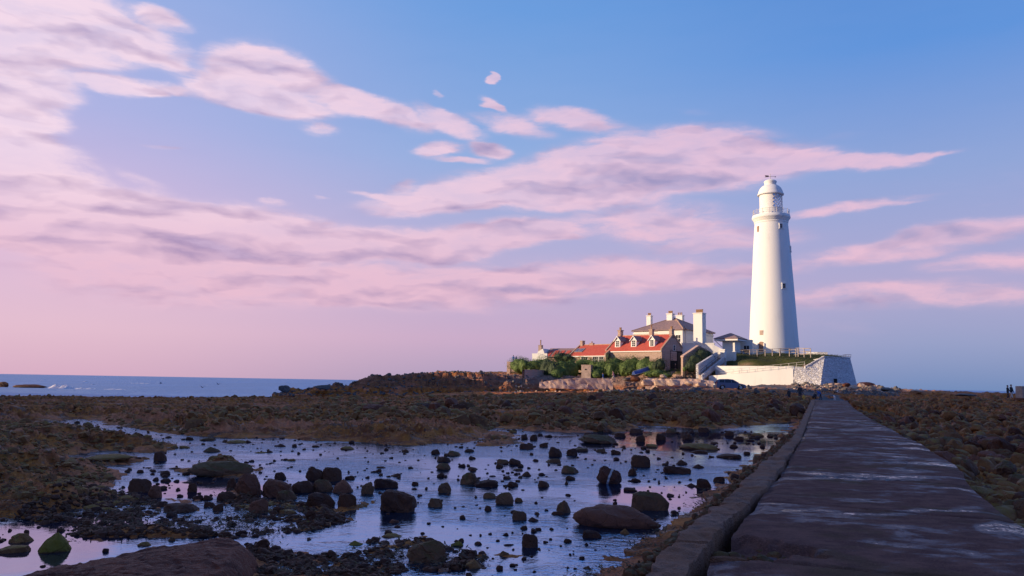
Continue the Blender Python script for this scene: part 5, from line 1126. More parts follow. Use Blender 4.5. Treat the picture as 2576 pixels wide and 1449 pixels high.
def coping(a, b, w_=.5, h_=.22):
    d = (b-a); d.z = 0; q = Vector((-d.y, d.x, 0)).normalized()*w_; k = Vector((0, 0, h_)); o = q*-.12
    cp.add([a+o, b+o, b+q, a+q, a+o+k, b+o+k, b+q+k, a+q+k], [(0,3,2,1),(4,5,6,7),(0,1,5,4),(1,2,6,5),(2,3,7,6),(3,0,4,7)])
coping(FMt, TL); coping(TL, TR, .5, .18); part(cp, 'coping', M['whitewash'], bs)
m_ = MB(); p = at_y(2098, 962, 135.0); m_.box(p+Vector((0, .0, .25)), (.42, 1.0, .75), R(30)); part(m_, 'small_doorway', M['dark'], bs)
cg = MB(); p = at_y(2131.5, 901, 141); ring = [p+Vector((math.cos(t)*.55, math.sin(t)*.55, 0)) for t in [2*math.pi*k/8 for k in range(8)]]
for i, q in enumerate(ring):
    cg.bar(q*1.0, q+(q-p)*.25+Vector((0, 0, .62)), .03, 5); q2 = ring[(i+1) % 8]; cg.bar(q+(q-p)*.25+Vector((0, 0, .62)), q2+(q2-p)*.25+Vector((0, 0, .62)), .025, 5); cg.bar(q+(q-p)*.12+Vector((0, 0, .3)), q2+(q2-p)*.12+Vector((0, 0, .3)), .02, 5)
solo(cg, 'beacon_cage', M['carpaint'], p, 'small open metal cage on the right corner of the bastion top', 'cage')
wallrun('terrace_parapet', [(2030,158),(2060,156.5),(2084,156)], .6, 6.3, [885.5,885.5,886.5], M['whitewash'], 'rough whitewashed parapet behind the right end of the terrace fence', rough_=.12)
# ramp railing
rl_ = empty('ramp_railing', cm(1806, 142.6), 'thin metal handrail running up the ramp below the grass bank', 'railing')
RP = [(1806+ (2024-1806)*k/11) for k in range(12)]
def rpt(px, dy): 
    k = (px-1806)/(2024-1806); Yv = np.interp(px, [1806, 1862, 1932, 1992, 2026], [143.0, 140.4, 137.7, 135.9, 134.9]); return at_y(px, 944-23*k+dy, float(Yv))
for px in RP: part(MB().bar(rpt(px, 6), rpt(px, -11), .03, 6), 'post', M['rail'], rl_)
for dy in (-11, -5): 
    m_ = MB()
    for i in range(11): m_.bar(rpt(RP[i], dy), rpt(RP[i+1], dy), .024, 5)
    part(m_, 'rail', M['rail'], rl_)
# terrace fence
tf = empty('terrace_fence', cm(1851, 154), 'long timber post-and-rail fence round the lighthouse terrace', 'fence')
FP = [(1851,154.5,881,893),(1868,154,880.5,892),(1886,153.6,880,891.5),(1905,153.3,879,890.5),(1925,153,878,889.5),(1943,152.8,877.5,889),(1962,152.6,876.5,889),(1986,152.4,875.5,890),(2002,152.3,875.5,891),(2008,150.5,875,891),(2023,149.6,875.5,892),(2039.5,149,876,893)]
q_ = []
for (px, Yv, t, b) in FP:
    a = at_y(px, b, Yv); c = at_y(px, t, Yv); c.x, c.y = a.x, a.y; q_.append((a, c)); m_ = MB(); m_.box((a+c)/2-Vector((0, 0, .25)), (.13, .13, (c-a).z+.5), .6); part(m_, 'post', M['wood'], tf)
for f_ in (.97, .52, .15):
    m_ = MB()
    for i in range(len(q_)-1):
        if f_ < .3 and i < 9: continue
        a, b = q_[i][0].lerp(q_[i][1], f_), q_[i+1][0].lerp(q_[i+1][1], f_); m_.bar(a+Vector((0, -.08, 0)), b+Vector((0, -.08, 0)), .06, 4)
    part(m_, 'rail', M['wood'], tf)
e0, e1 = q_[-1]; back = e0+Vector((-1.5, 7, 0)); m_ = MB()
for f_ in (.97, .52, .15): m_.bar(e0.lerp(e1, f_), back+(e1-e0)*f_, .05, 4)
m_.box(back+Vector((0, 0, .6)), (.13, .13, 1.6)); part(m_, 'return_rail', M['wood'], tf)
def bench(px, py, Yv, w_, label, table=False):
    p = at_y(px, py, Yv); r_ = empty('picnic_table' if table else 'bench', p, label, 'table' if table else 'bench')
    m_ = MB(); m_.box(p+Vector((0, 0, .72 if table else .45)), (w_, .6 if table else .4, .06)); part(m_, 'tabletop' if table else 'seat', M['dark'], r_)
    for s_ in (-1, 1): m_ = MB(); m_.bar(p+Vector((s_*w_*.4, -.3, 0)), p+Vector((s_*w_*.4, .05, .7 if table else .45)), .045, 5); m_.bar(p+Vector((s_*w_*.4, .35, 0)), p+Vector((s_*w_*.4, .0, .7 if table else .45)), .045, 5); part(m_, 'leg', M['dark'], r_)
    if table:
        for s_ in (-1, 1): m_ = MB(); m_.box(p+Vector((0, s_*.65, .42)), (w_, .25, .05)); part(m_, 'seat', M['dark'], r_)
    else: m_ = MB(); m_.box(p+Vector((0, .2, .75)), (w_, .05, .35)); part(m_, 'backrest', M['dark'], r_)
bench(1872, 890.5, 155, 1.3, 'dark bench behind the left part of the terrace fence'); bench(1975, 887.8, 156, 2.4, 'dark picnic table behind the middle of the terrace fence', True)
# steps up to the gate
st = empty('stone_steps', cm(1770, 143), 'flight of steps between two sloping parapets up to the gate pier', 'steps')
A, Bq = at_y(1757, 944, 142.2), at_y(1806, 901, 150.0); C2, D_ = at_y(1767, 947, 141.6), at_y(1823, 902, 149.0)
def parapet(a, b, h0, h1, th, name):
    d = (b-a); q = Vector((-d.y, d.x, 0)).normalized()*th; m_ = MB(); up = Vector((0, 0, 1))
    m_.prism([a-up*.6, b-up*.6, b+up*h1, a+up*h0], q); return part(m_, name, M['whitewash'], st)
parapet(A, Bq, 1.9, 1.1, .45, 'left_parapet'); parapet(C2, D_, .25, .3, .35, 'right_parapet')
m_ = MB()
for k in range(15):
    f = k/14; a, b = A.lerp(Bq, f), C2.lerp(D_, f); d = (Bq-A).normalized()*.6; d.z = 0; z1 = Vector((0, 0, .1)); z0_ = Vector((0, 0, -.7)); m_.add([a+z0_, b+z0_, b+d+z0_, a+d+z0_, a+z1, b+z1, b+d+z1, a+d+z1], [(0,3,2,1),(4,5,6,7),(0,1,5,4),(1,2,6,5),(2,3,7,6),(3,0,4,7)])
part(m_, 'treads', M['concrete'], st)
m_ = MB(); m_.bar(C2+Vector((-.3, 0, 1.1)), D_+Vector((-.3, 0, 1.1)), .035, 5); 
for f in (0, .25, .5, .75, 1): q = C2.lerp(D_, f)+Vector((-.3, 0, 0)); m_.bar(q, q+Vector((0, 0, 1.1)), .03, 5)
part(m_, 'handrail', M['bark'], st)
# gabled stone wall by the steps
m_ = MB(); f11 = Frame(1757, 149.5, 222, 3.0)
gq = [at_y(1718, 934, 147.5), at_y(1718, 899, 147.5), at_y(1757, 872.5, 149), at_y(1792, 893, 150.5), at_y(1792, 925, 150.5)]; gq[0].z = 2.8; gq[4].z = 4.2
gw = empty('gable_wall', gq[0], 'pointed stone gable wall with pale coping half buried in ivy, left of the steps', 'wall')
m_.prism(gq, Vector((-.25, .45, 0))); part(m_, 'wall', M['stone'], gw)
m_ = MB(); 
for a, b in ((gq[1], gq[2]), (gq[2], gq[3])): k = Vector((0, 0, .28)); o1, o2 = Vector((.08, -.12, 0)), Vector((-.35, .55, 0)); m_.add([a+o1, b+o1, b+o2, a+o2, a+o1+k, b+o1+k, b+o2+k, a+o2+k], [(0,3,2,1),(4,5,6,7),(0,1,5,4),(1,2,6,5),(2,3,7,6),(3,0,4,7)])
part(m_, 'coping', M['seawall'], gw)
# sea walls of pale sandstone
wallrun('sea_wall', [(1357,147.6),(1400,147.2),(1440,147),(1500,147.2),(1542,147)], .8, .6, [961.5,955.5,952,951.5,953.5], M['seawall'], 'long low sandstone sea wall below the hedge and the pillbox', 14, rough_=.28, batter=.3)
wallrun('stone_wall', [(1625,144.5),(1680,142.6),(1740,141),(1795,140.2)], .9, .8, [952,953,953.5,958], M['seawall'], 'pale rubble wall beside the path behind the parked car', 14, rough_=.45, batter=.35)
wallrun('boundary_wall', [(1319,152.5),(1345,154.5),(1388,160)], .6, 1.8, [930,930,932.5], M['stone'], 'dark stone retaining wall under the left hedge', 8, rough_=.15)
tw2 = empty('terrace_end_wall', cm(1280, 166), 'pale wall with a taller end post at the left tip of the island', 'wall')
f12 = Frame(1330, 168, 195, 2.5); m_ = MB(); f12.box(m_, -len_to(f12.C, -f12.u, 1284), 0, 0, .5, 1.8, z_at(f12.C, 913)); part(m_, 'wall', M['stone'], tw2)
f13 = Frame(1283, 165.5, 200, 2.0); m_ = MB(); f13.box(m_, -.75, 0, 0, .75, 1.5, z_at(f13.C, 909.5)); part(m_, 'end_post', M['seawall'], tw2)
m_ = MB(); zt = z_at(f12.C, 913)
for k in range(5): q = f12.P(-1.2-k*.75*1.0, .25, zt); m_.bar(q, q+Vector((0, 0, 1.0)), .03, 5)
for h_ in (.5, 1.0): m_.bar(f12.P(-4.3, .25, zt+h_), f12.P(0, .25, zt+h_), .025, 5)
part(m_, 'railing', M['carpaint'], tw2)
# pillbox
pb = empty('pillbox', cm(1474, 154), 'square pink-plastered pillbox with one small dark loophole, in front of the hedge', 'pillbox')
f14 = Frame(1486, 154, 200, 2.4); wB = len_to(f14.C, -f14.u, 1462); zt = z_at(f14.C, 919); m_ = MB(); f14.box(m_, -wB, 0, 0, wB, 2.2, zt); part(m_, 'body', M['concrete'], pb)
m_ = MB(); m_.prism([f14.P(-wB*.53+math.cos(t)*.2, -.006, zt-.82+math.sin(t)*.14+(.04 if k % 2 else 0)) for k, t in enumerate([2*math.pi*k/9 for k in range(9)])], f14.n*.02); part(m_, 'loophole', M['dark'], pb)
m_ = MB(); f14.box(m_, -wB-.04, .04, -.04, wB+.04, zt+.002, zt+.1); part(m_, 'roof_slab', M['concrete'], pb)

# ================================================================== VEGETATION
def shrub(name, cs, mat, label, cat='shrub', leaf=.21, dens=42, group=None, stem=True):
    """cs: ellipsoids (centre, radii); leaf clumps all through the volume's outer shell"""
    base_ = Vector((cs[0][0].x, cs[0][0].y, min(h1(c.x, c.y) for c, r_ in cs)))
    rt = empty(name, base_, label, cat, group); VV = []; FF = []; off = 0
    for c, rd in cs:
        V0, F0 = ico(3); nn = fbm(V0[:, 0]*1.6+c.x, V0[:, 1]*1.6+V0[:, 2]*1.3, 4, int(abs(c.x)*10) % 90)
        v = V0*(.80+.25*nn)[:, None]*np.array(rd[:])*.92+np.array(c[:]); 
        FQ = np.concatenate([F0, F0[:, 2:3]], 1); VV.append(v); FF.append(FQ+off); off += len(v)
        area = rd[0]*rd[2]*4+rd[0]*rd[1]*2; n = int(area*dens)
        d = rng.normal(size=(n, 3)); d /= np.linalg.norm(d, axis=1)[:, None]; d[:, 2] = np.where(d[:, 2] < -.4, -d[:, 2], d[:, 2])
        lump = 1+.34*fbm(d[:, 0]*2.5+c.x, d[:, 1]*2.5+d[:, 2]*2.1, 4, 33)
        p = d*np.array(rd[:])*(lump*rng.uniform(.86, 1.10, n))[:, None]+np.array(c[:])
        t1 = np.cross(d+rng.normal(0, .5, (n, 3)), rng.normal(size=(n, 3))); t1 /= np.linalg.norm(t1, axis=1)[:, None]; t2 = np.cross(d+rng.normal(0, .35, (n, 3)), t1); t2 /= np.linalg.norm(t2, axis=1)[:, None]
        s = (leaf*rng.uniform(.35, 1.0, n))[:, None]
        q = np.stack([p-t1*s*.5, p+t2*s*.32, p+t1*s*.6, p-t2*s*.32], 1).reshape(-1, 3); VV.append(q); FF.append(np.arange(4*n).reshape(-1, 4)+off); off += 4*n
    V_ = np.concatenate(VV)-np.array(base_[:]); me = bpy.data.meshes.new(name); Fa = np.concatenate(FF)
    fl = [tuple(f[:3]) if f[2] == f[3] else tuple(f) for f in Fa.tolist()]; me.from_pydata(V_.tolist(), [], fl); link('foliage', me, M[mat], rt)
    if stem:
        m_ = MB(); c, rd = cs[0]; m_.bar(base_-Vector((0, 0, .3)), Vector((c.x, c.y, c.z)), .12, 7, .05); m_.bar(base_+Vector((.2, 0, 0)), Vector((c.x+rd[0]*.4, c.y, c.z+rd[2]*.3)), .07, 6, .03); part(m_, 'stem', M['bark'], rt)
    return rt
def ell(px, top, bot, hw, Y, dy=1.8):
    a = at_y(px, bot, Y); b = at_y(px, top, Y); h = b.z-a.z; return Vector((a.x, Y, a.z+h*.40)), (hw*1.38*Y/F, dy, h*.62)
shrub('shrub', [ell(1307,898,936,24,164), ell(1318,900,936,12,162)], 'leaf', 'round light green shrub at the left end of the hedge beside the terrace wall')
shrub('shrub', [ell(1345,903,936,24,162), ell(1366,895,938,22,163), ell(1330,912,936,14,162)], 'leaf', 'sloping green shrub between the left round shrub and the dark thicket')
shrub('shrub', [ell(1380,896,952,20,158.5), ell(1392,905,954,14,157)], 'leaf_dark', 'dark tall thicket in the left half of the hedge')
shrub('shrub', [ell(1412,902,954,24,157.5), ell(1432,900,953,22,158), ell(1400,925,956,16,156)], 'leaf', 'big bright green shrub immediately left of the pillbox')
shrub('shrub', [ell(1472,899,930,26,160), ell(1492,903,945,14,158)], 'leaf', 'green shrub rising behind the pillbox')
shrub('small_tree', [ell(1408,884,908,16,164,1.2)], 'leaf_dark', 'dark bushy tree top in front of the low building roof', 'tree')
shrub('small_tree', [ell(1440,887,908,20,163.5,1.4), ell(1428,890,908,12,163)], 'leaf_dark', 'dark wide tree top in front of the plain red-roofed cottage', 'tree')
shrub('shrub', [ell(1516,905,950,22,156), ell(1500,925,952,16,155)], 'leaf', 'green shrub just right of the pillbox below the cottage porch')
shrub('shrub', [ell(1548,897,948,26,155.5), ell(1535,905,950,14,155)], 'leaf', 'domed green shrub below the left dormer of the cottage')
shrub('shrub', [ell(1590,895,944,26,154), ell(1575,905,948,18,154)], 'leaf', 'domed green shrub below the middle dormer of the cottage')
shrub('shrub', [ell(1628,897,940,24,152.5), ell(1642,905,938,14,151.5)], 'leaf', 'domed green shrub below the right dormer, above the blue boat')
shrub('ivy', [ell(1530,885,903,5.5,154.5,.4)], 'leaf_dark', 'patch of dark ivy on the joint between the two cottages', 'ivy', leaf=.18)
shrub('shrub', [ell(1660,900,930,14,149.4,1.0), ell(1650,908,934,10,149.6,1.0)], 'leaf_dark', 'dark shrub against the shaded cottage gable')
shrub('shrub', [ell(1655,928,948,16,146.5,1.0), ell(1676,936,950,14,146,1.0), ell(1636,932,948,14,147.5,.8)], 'leaf', 'low weedy bush among the pale rocks right of the boat')
shrub('ivy', [ell(1764,874,915,16,148.6,1.0), ell(1748,888,925,16,147.6,1.0), ell(1736,905,937,11,146.4,.9), ell(1778,880,905,16,149.2,.9)], 'leaf_dark', 'big mass of dark ivy over the gabled wall beside the steps', 'ivy')
shrub('shrub', [ell(1722,921,933,5,146,.5)], 'leaf', 'tiny green tuft at the foot of the gabled wall', leaf=.15)
# turf tufts on the bank and the island
def tc_(x, y): return (sdist(x, y, UPOLY) > 1.0) & (idw(x, y, ups, 3.5) > 3.3)
pts_g = scatter(7000, (1300, 2110), (136, 175), tc_, False)
M['weed_'] = M['turf']
weed('grass', pts_g, M['turf'], 'green and straw-coloured grass on the bank below the lighthouse', .10, 16, 2.6); bpy.data.objects['grass']['category'] = 'grass'

# ================================================================== LOOSE PALE BLOCKS ON THE ISLAND SHORE
def block(px, py, wpx, hpx, Yv, kd, mt, lab, zf=1.0):
    p = at_y(px, py, Yv); w_ = wpx*Yv/F; hgt = hpx*Yv/F; stone = stone_obj('rock', kd, mt, (p.x, p.y+w_*.35, p.z), (w_, w_*.7, hgt), random.uniform(-.3, .3)); tag(stone, lab, 'rock'); return stone
for a in [(1628,968,26,13,141.5,'block','rock_pale','pale square rock below the low bush right of the boat'),(1662,969,30,14,140.6,'block','rock_pale','big pale block at the foot of the rubble wall, left one of the pair'),(1697,969,34,14,139.8,'block','rock_pale','big pale block at the foot of the rubble wall, right one of the pair'),
 (1670,950,20,9,145,'slant','rock_pale','pale jagged boulder above the pair of big blocks'),(1735,968,24,10,139,'slant','rock_pale','pale wedge rock left of the parked car'),(1765,971,26,9,137.5,'block','rock_pale','low pale rock close behind the tail of the car'),
 (1740,936,9,13,146.3,'slant','rock_pale','small pinkish rock pile at the foot of the ivy'),(1583,958,30,9,144,'slant','rock_dry','dark shelf rock in front of the sea wall end'),(1600,957,26,12,143,'block','rock_dark','dark overhanging rock between sea wall and pale blocks'),
 (2186,973,46,12,128,'mound','rock_dark','broad dark outcrop right of the bastion foot'),(2170,972,16,8,122,'block','rock_pale','pale orange block at the right foot of the bastion'),(2149,979,22,10,118,'slant','rock_pale','largest pale orange boulder right of the walkers'),(2112,968,18,4,126,'flat','rock_pale','thin pale slab under the shaded bastion face'),
 (2104,974,9,7,120,'block','rock_pale','small pale upright block below the bastion doorway'),(2199,981,10,9,116,'slant','rock_pale','small pinkish rock, third from the bastion along the shore'),(2213,983,8,6,115,'block','rock_pale','smallest pinkish rock on the right shore'),(2132,972,20,9,124,'flat','rock_dark','dark flat ledge at the bastion foot'),
 (2236,982,34,7,118,'mound','rock_dry','low weedy hump on the right shore near the open sea'),(2313,986,40,6,112,'mound','rock_pale','long low pale reef hump against the sea on the right'),(2440,996,60,6,100,'mound','rock_dry','long weedy reef hump left of the couple'),
 (712,984,30,15,139,'slant','rock_dry','dark horned rock at the left tip of the rocky ridge'),(808,978,40,10,140,'slant','rock_dry','dark jagged rock midway along the low part of the ridge')]: block(*a)
for (px, py, wpx, hpx, Yv, lab) in [(8,966,30,9,230,'dark wave-washed rock at the far left edge of the sea'),(78,969,88,4,226,'long dark skerry in the sea with surf breaking at its end')]:
    p = at_y(px, py, Yv); w_ = wpx*Yv/F; o = stone_obj('sea_rock', 'mound', 'rock_dark', (p.x, p.y, SEA), (w_, w_*.35, hpx*Yv/F+.5), 0); tag(o, lab, 'rock')
def irregular(px0, px1, Yr, n, s0, s1, mat, name, label, cond, kinds=('block', 'slant', 'flat')):
    mass(name, scatter(n, (px0, px1), Yr, cond, False), lambda y: rng.uniform(s0, s1), kinds, mat, label, 'rocks', sink=.3, hr=.55)
irregular(690, 1330, (138, 156), 1500, .15, .7, 'rock_dry', 'ridge_rocks', 'broken dark rocks heaped along the rocky ridge', lambda x, y: (sdist(x, y, UPOLY) > -2.5) & (idw(x, y, ups, 3.5) < 3.6))
irregular(1280, 1700, (138, 149), 420, .15, .55, 'rock_pale', 'pale_rocks', 'loose pale stones along the island shore', lambda x, y: (sdist(x, y, UPOLY) > -4) )
irregular(1640, 1800, (139, 147), 600, .15, .6, 'rock_pale', 'rubble_bank', 'tumbled pale stones banked beside the path', lambda x, y: (sdist(x, y, UPOLY) > -1.5))
irregular(1990, 2260, (108, 134), 900, .2, .8, 'rock_dry', 'shore_rocks', 'mixed brown and pale rocks below the bastion', lambda x, y: (x > 43.5) & ((x > eRE(y)+1) | (y > 106)) & (np.hypot(x-44, y-112) > 5))
irregular(1990, 2250, (114, 134), 350, .15, .6, 'rock_pale', 'pale_shore_rocks', 'scattered pale rocks below the bastion', lambda x, y: (x > 43.5) & (np.hypot(x-44, y-114) > 5))
irregular(1500, 1990, (104, 138), 800, .15, .8, 'rock_dry', 'shelf_rocks', 'dark weedy slabs on the rock shelf around the parked car', lambda x, y: (np.hypot(x-32.2, y-117) > 4.2) & (np.abs(x-34) > 0) & ((y < 124) | (x < 30)) & ~((np.abs(x-41.5) < 3.2)), ('flat', 'block'))
# breakers
sf = MB()
def surf(px0, px1, py, hpx, Yv):
    n = 40; vs = []; a = at_y(px0, py, Yv); b = at_y(px1, py, Yv); hh = hpx*Yv/F
    for i in range(n+1):
        t = i/n; x = a.x+(b.x-a.x)*t; k = math.sin(math.pi*t)**.5*(.45+.55*abs(math.sin(t*9+px0)))*(.8+.4*random.random())
        for j, (dy, dz) in enumerate(((-2.2, 0), (-1.2, .35), (-.4, .9), (0, 1), (.5, .5), (1.4, 0))): vs.append((x+random.uniform(-.1, .1), Yv+dy*(.4+k), SEA+.02+hh*k*dz*(.85+.3*random.random())-.06))
    sf.add(vs, [(i*6+j, (i+1)*6+j, (i+1)*6+j+1, i*6+j+1) for i in range(n) for j in range(5)])
surf(193, 245, 967, 4, 223); surf(124, 158, 969, 10, 224); surf(150, 187, 969, 9, 223); surf(188, 230, 968.5, 1.4, 218); surf(262, 320, 968.5, 1.8, 222); surf(330, 352, 953, 1.5, 420); surf(352, 378, 953, 1.5, 422); surf(210, 222, 951, 2, 460); surf(232, 240, 956, 1.5, 330); surf(100, 112, 950, 1.5, 520)
M['foam'] = flat('sea_foam', (.85,.78,.76), .7, .08, 3, .6)
tag(sf.build('surf', M['foam'], None, True), 'white surf breaking beyond the dark skerry', 'surf', kind='stuff')

# ================================================================== BOAT
def hull(o, L, Wd, Hh, M4):
    vs = []; fs = []; n, m = 15, 9
    for i in range(n):
        t = i/(n-1); w_ = Wd/2*(math.sin(min(1, t*1.15+.14)*math.pi*.5+0) if t < .5 else math.cos((t-.5)*2*math.pi/2)**.6 if t < .999 else .02); w_ = max(.03, Wd/2*min(1, (1-t)**.55*1.35, .72+t*1.2)); h_ = Hh*(.9+.25*t*t)
        for j in range(m):
            s = -1+2*j/(m-1); z = h_*(1-abs(s)**2.6)*(1.0)+0; vs.append(M4 @ Vector((L*(t-.5), w_*s, z)))
    for i in range(n-1):
        for j in range(m-1): fs.append((i*m+j, (i+1)*m+j, (i+1)*m+j+1, i*m+j+1))
    fs.append(tuple(range(m))); return o.add(vs, fs)
pA, pB = at_y(1595, 943, 149), at_y(1640, 930, 151.5); dB = (pB-pA); Lb = dB.length*1.04
bt = empty('rowing_boat', pA, 'upturned blue rowing boat lying on the grass slope below the hedge', 'boat')
xa = dB.normalized(); ya = Vector((-xa.y, xa.x, 0)).normalized(); zc = xa.cross(ya)*1; zc = -zc if zc.z < 0 else zc
M4 = Matrix.Translation((pA+pB)/2+Vector((0, 0, .05))) @ Matrix((xa, ya, zc)).transposed().to_4x4()
part(hull(MB(), Lb, 1.35, .62, M4), 'hull', M['boatblue'], bt, True)
kl = MB(); kl.add([M4 @ Vector(q) for q in ((-Lb/2, -.03, .58), (Lb/2-.1, -.03, .72), (Lb/2-.1, .03, .72), (-Lb/2, .03, .58), (-Lb/2, -.03, .68), (Lb/2-.1, -.03, .8), (Lb/2-.1, .03, .8), (-Lb/2, .03, .68))], [(0,3,2,1),(4,5,6,7),(0,1,5,4),(1,2,6,5),(2,3,7,6),(3,0,4,7)]); part(kl, 'keel', M['boatwhite'], bt)
gn = MB()
for s_ in (-1, 1):
    pv_ = None
    for i in range(13):
        t = i/12; w_ = 1.37/2*min(1, (1-t)**.55*1.35, .72+t*1.2); q = M4 @ Vector((Lb*(t-.5), w_*s_, .03))
        if pv_ is not None: gn.bar(pv_, q, .045, 5)
        pv_ = q
part(gn, 'gunwale', M['boatwhite'], bt)

# ================================================================== CAR
def car():
    p = at_y(1838, 980, 117); zc_ = p.z; rt = empty('parked_car', (p.x, p.y, zc_), 'blue-grey hatchback parked on the rock shelf, its nose pointing right', 'car', rz=R(-6))
    L, Wd = 4.15, 1.72
    # side outline, x forward
    lower = [(-2.05,.30),(-2.10,.55),(-2.06,.85),(-2.0,1.0),(-1.2,1.0),(0,.98),(.85,.95),(1.35,.88),(1.85,.76),(2.05,.62),(2.10,.42),(2.02,.26),(1.75,.22),(-1.75,.22)]
    def arch(x0): return [(x0+.40*math.cos(t), .30+.40*math.sin(t)) for t in [math.pi*k/8 for k in range(9)]]
    out = lower[:12]+[(1.78,.22)]+[(q[0], max(.22, q[1])) for q in arch(1.32)]+[(.9,.20),(-.85,.20)]+[(q[0], max(.22, q[1])) for q in arch(-1.28)]+[(-1.72,.22)]
    def extr(pts, hw, inset=lambda z: 0.0):
        n = len(pts); vs = [(x, -(hw-inset(z)), z) for x, z in pts]+[(x, hw-inset(z), z) for x, z in pts]
        return vs, [tuple(range(n)), tuple(range(n, 2*n))[::-1]]+[(i, i+n, (i+1) % n+n, (i+1) % n) for i in range(n)]
    ins = lambda z: .05*max(0, z-.6)/.4+.06*max(0, .4-z)/.2
    body = MB(); body.add(*extr(out, Wd/2, ins)); bo = body.build('body', M['carpaint'], rt, True, .012)
    cab = [(-2.0,.99),(-1.88,1.36),(-1.55,1.50),(-.4,1.53),(.25,1.46),(.78,1.15),(1.15,.94)]
    ci = lambda z: .05+.24*max(0, z-.95)/.58
    cb = MB(); cb.add(*extr(cab, Wd/2, ci)); cb.build('cabin', M['carpaint'], rt, True, .01)
    for s_ in (-1, 1):
        for pts, nm in (([(-1.72,1.02),(-1.60,1.38),(-.98,1.43),(-.98,1.01)], 'rear_side_window'), ([(-.90,1.01),(-.90,1.43),(-.35,1.44),(-.02,1.40),(-.02,1.0)], 'side_window'), ([(.05,1.0),(.05,1.40),(.22,1.36),(.75,1.06),(.85,.98)], 'front_side_window')):
            o_ = MB(); vs = [(x, s_*(Wd/2-ci(z)+.004), z) for x, z in pts]+[(x, s_*(Wd/2-ci(z)-.03), z) for x, z in pts]; n = len(pts)
            o_.add(vs, [tuple(range(n)), tuple(range(n, 2*n))[::-1]]+[(i, i+n, (i+1) % n+n, (i+1) % n) for i in range(n)]); o_.build('side_window', M['glass'], rt)
    ws = MB(); ws.add([(.29, -.55, 1.46), (.29, .55, 1.46), (1.16, .68, .965), (1.16, -.68, .965)], [(0, 1, 2, 3)]); ws.build('windscreen', M['glass'], rt)
    rw = MB(); rw.add([(-2.0, -.62, 1.05), (-2.0, .62, 1.05), (-1.895, .5, 1.36), (-1.895, -.5, 1.36)], [(0, 1, 2, 3)]); rw.build('rear_window', M['glass'], rt)
    for x in (1.32, -1.28):
        for s_ in (-1, 1):
            t_ = MB(); t_.bar((x, s_*(Wd/2-.22), .32), (x, s_*(Wd/2-.01), .32), .315, 24); wo = t_.build('wheel', M['rubber'], rt, True)
            r_ = MB(); r_.bar((x, s_*(Wd/2-.02), .32), (x, s_*(Wd/2+.006), .32), .20, 16)
            for k in range(5): t = 2*math.pi*k/5; r_.bar((x, s_*(Wd/2+.012), .32), (x+.19*math.cos(t), s_*(Wd/2+.008), .32+.19*math.sin(t)), .03, 5)
            r_.build('rim', M['alloy'], wo)
    for s_ in (-1, 1):
        MB().box((-2.03, s_*.70, .92), (.16, .22, .34)).build('tail_light', M['lamp_red'], rt, bevel=.02); MB().box((1.9, s_*.62, .66), (.26, .32, .15)).build('headlight', M['lamp_clear'], rt, bevel=.03)
        MB().box((.72, s_*(Wd/2+.05), 1.03), (.16, .2, .13)).build('wing_mirror', M['carpaint'], rt, bevel=.03)
        for x in (-.55, .35): MB().box((x, s_*(Wd/2-.015), .90), (.16, .03, .03)).build('door_handle', M['carpaint'], rt)
    MB().box((-2.1, 0, .50), (.08, 1.5, .22)).build('rear_bumper', M['carpaint'], rt, bevel=.03)
car()

# ================================================================== PEOPLE AND DOGS
def skin_mesh(name, chains, sub=1):
    """chains: lists of (point, radius); the first point of a chain may coincide with an earlier one"""
    pts = []; rad_ = []; ed = []; key = {}
    for ch in chains:
        pi = None
        for p, r_ in ch:
            k = tuple(round(q, 4) for q in p)
            if k not in key: key[k] = len(pts); pts.append(p); rad_.append(r_)
            i = key[k]
            if pi is not None and pi != i: ed.append((pi, i))
            pi = i
    me = bpy.data.meshes.new(name); me.from_pydata(pts, ed, []); ob = bpy.data.objects.new(name, me); COL.objects.link(ob)
    ob.modifiers.new('skin', 'SKIN'); 
    for i, r_ in enumerate(rad_): sv = me.skin_vertices[0].data[i]; sv.radius = (r_, r_) if not isinstance(r_, tuple) else r_; sv.use_root = (i == 0)
    if sub: ob.modifiers.new('sub', 'SUBSURF').levels = sub
    dg = bpy.context.evaluated_depsgraph_get(); m2 = bpy.data.meshes.new_from_object(ob.evaluated_get(dg)); bpy.data.objects.remove(ob); bpy.data.meshes.remove(me)
    m2.polygons.foreach_set('use_smooth', [True]*len(m2.polygons)); return m2
def assign(me, segs):
    mats = []; 
    for a, b, m_ in segs:
        if m_ not in mats: mats.append(m_); me.materials.append(M[m_])
    A_ = np.array([s[0] for s in segs], float); B_ = np.array([s[1] for s in segs], float); AB = B_-A_; LL = (AB**2).sum(1)+1e-9; idx = [mats.index(s[2]) for s in segs]
    for p in me.polygons:
        c = np.array(p.center); t = np.clip(((c-A_)*AB).sum(1)/LL, 0, 1); d = ((c-A_-AB*t[:, None])**2).sum(1); p.material_index = idx[int(d.argmin())]
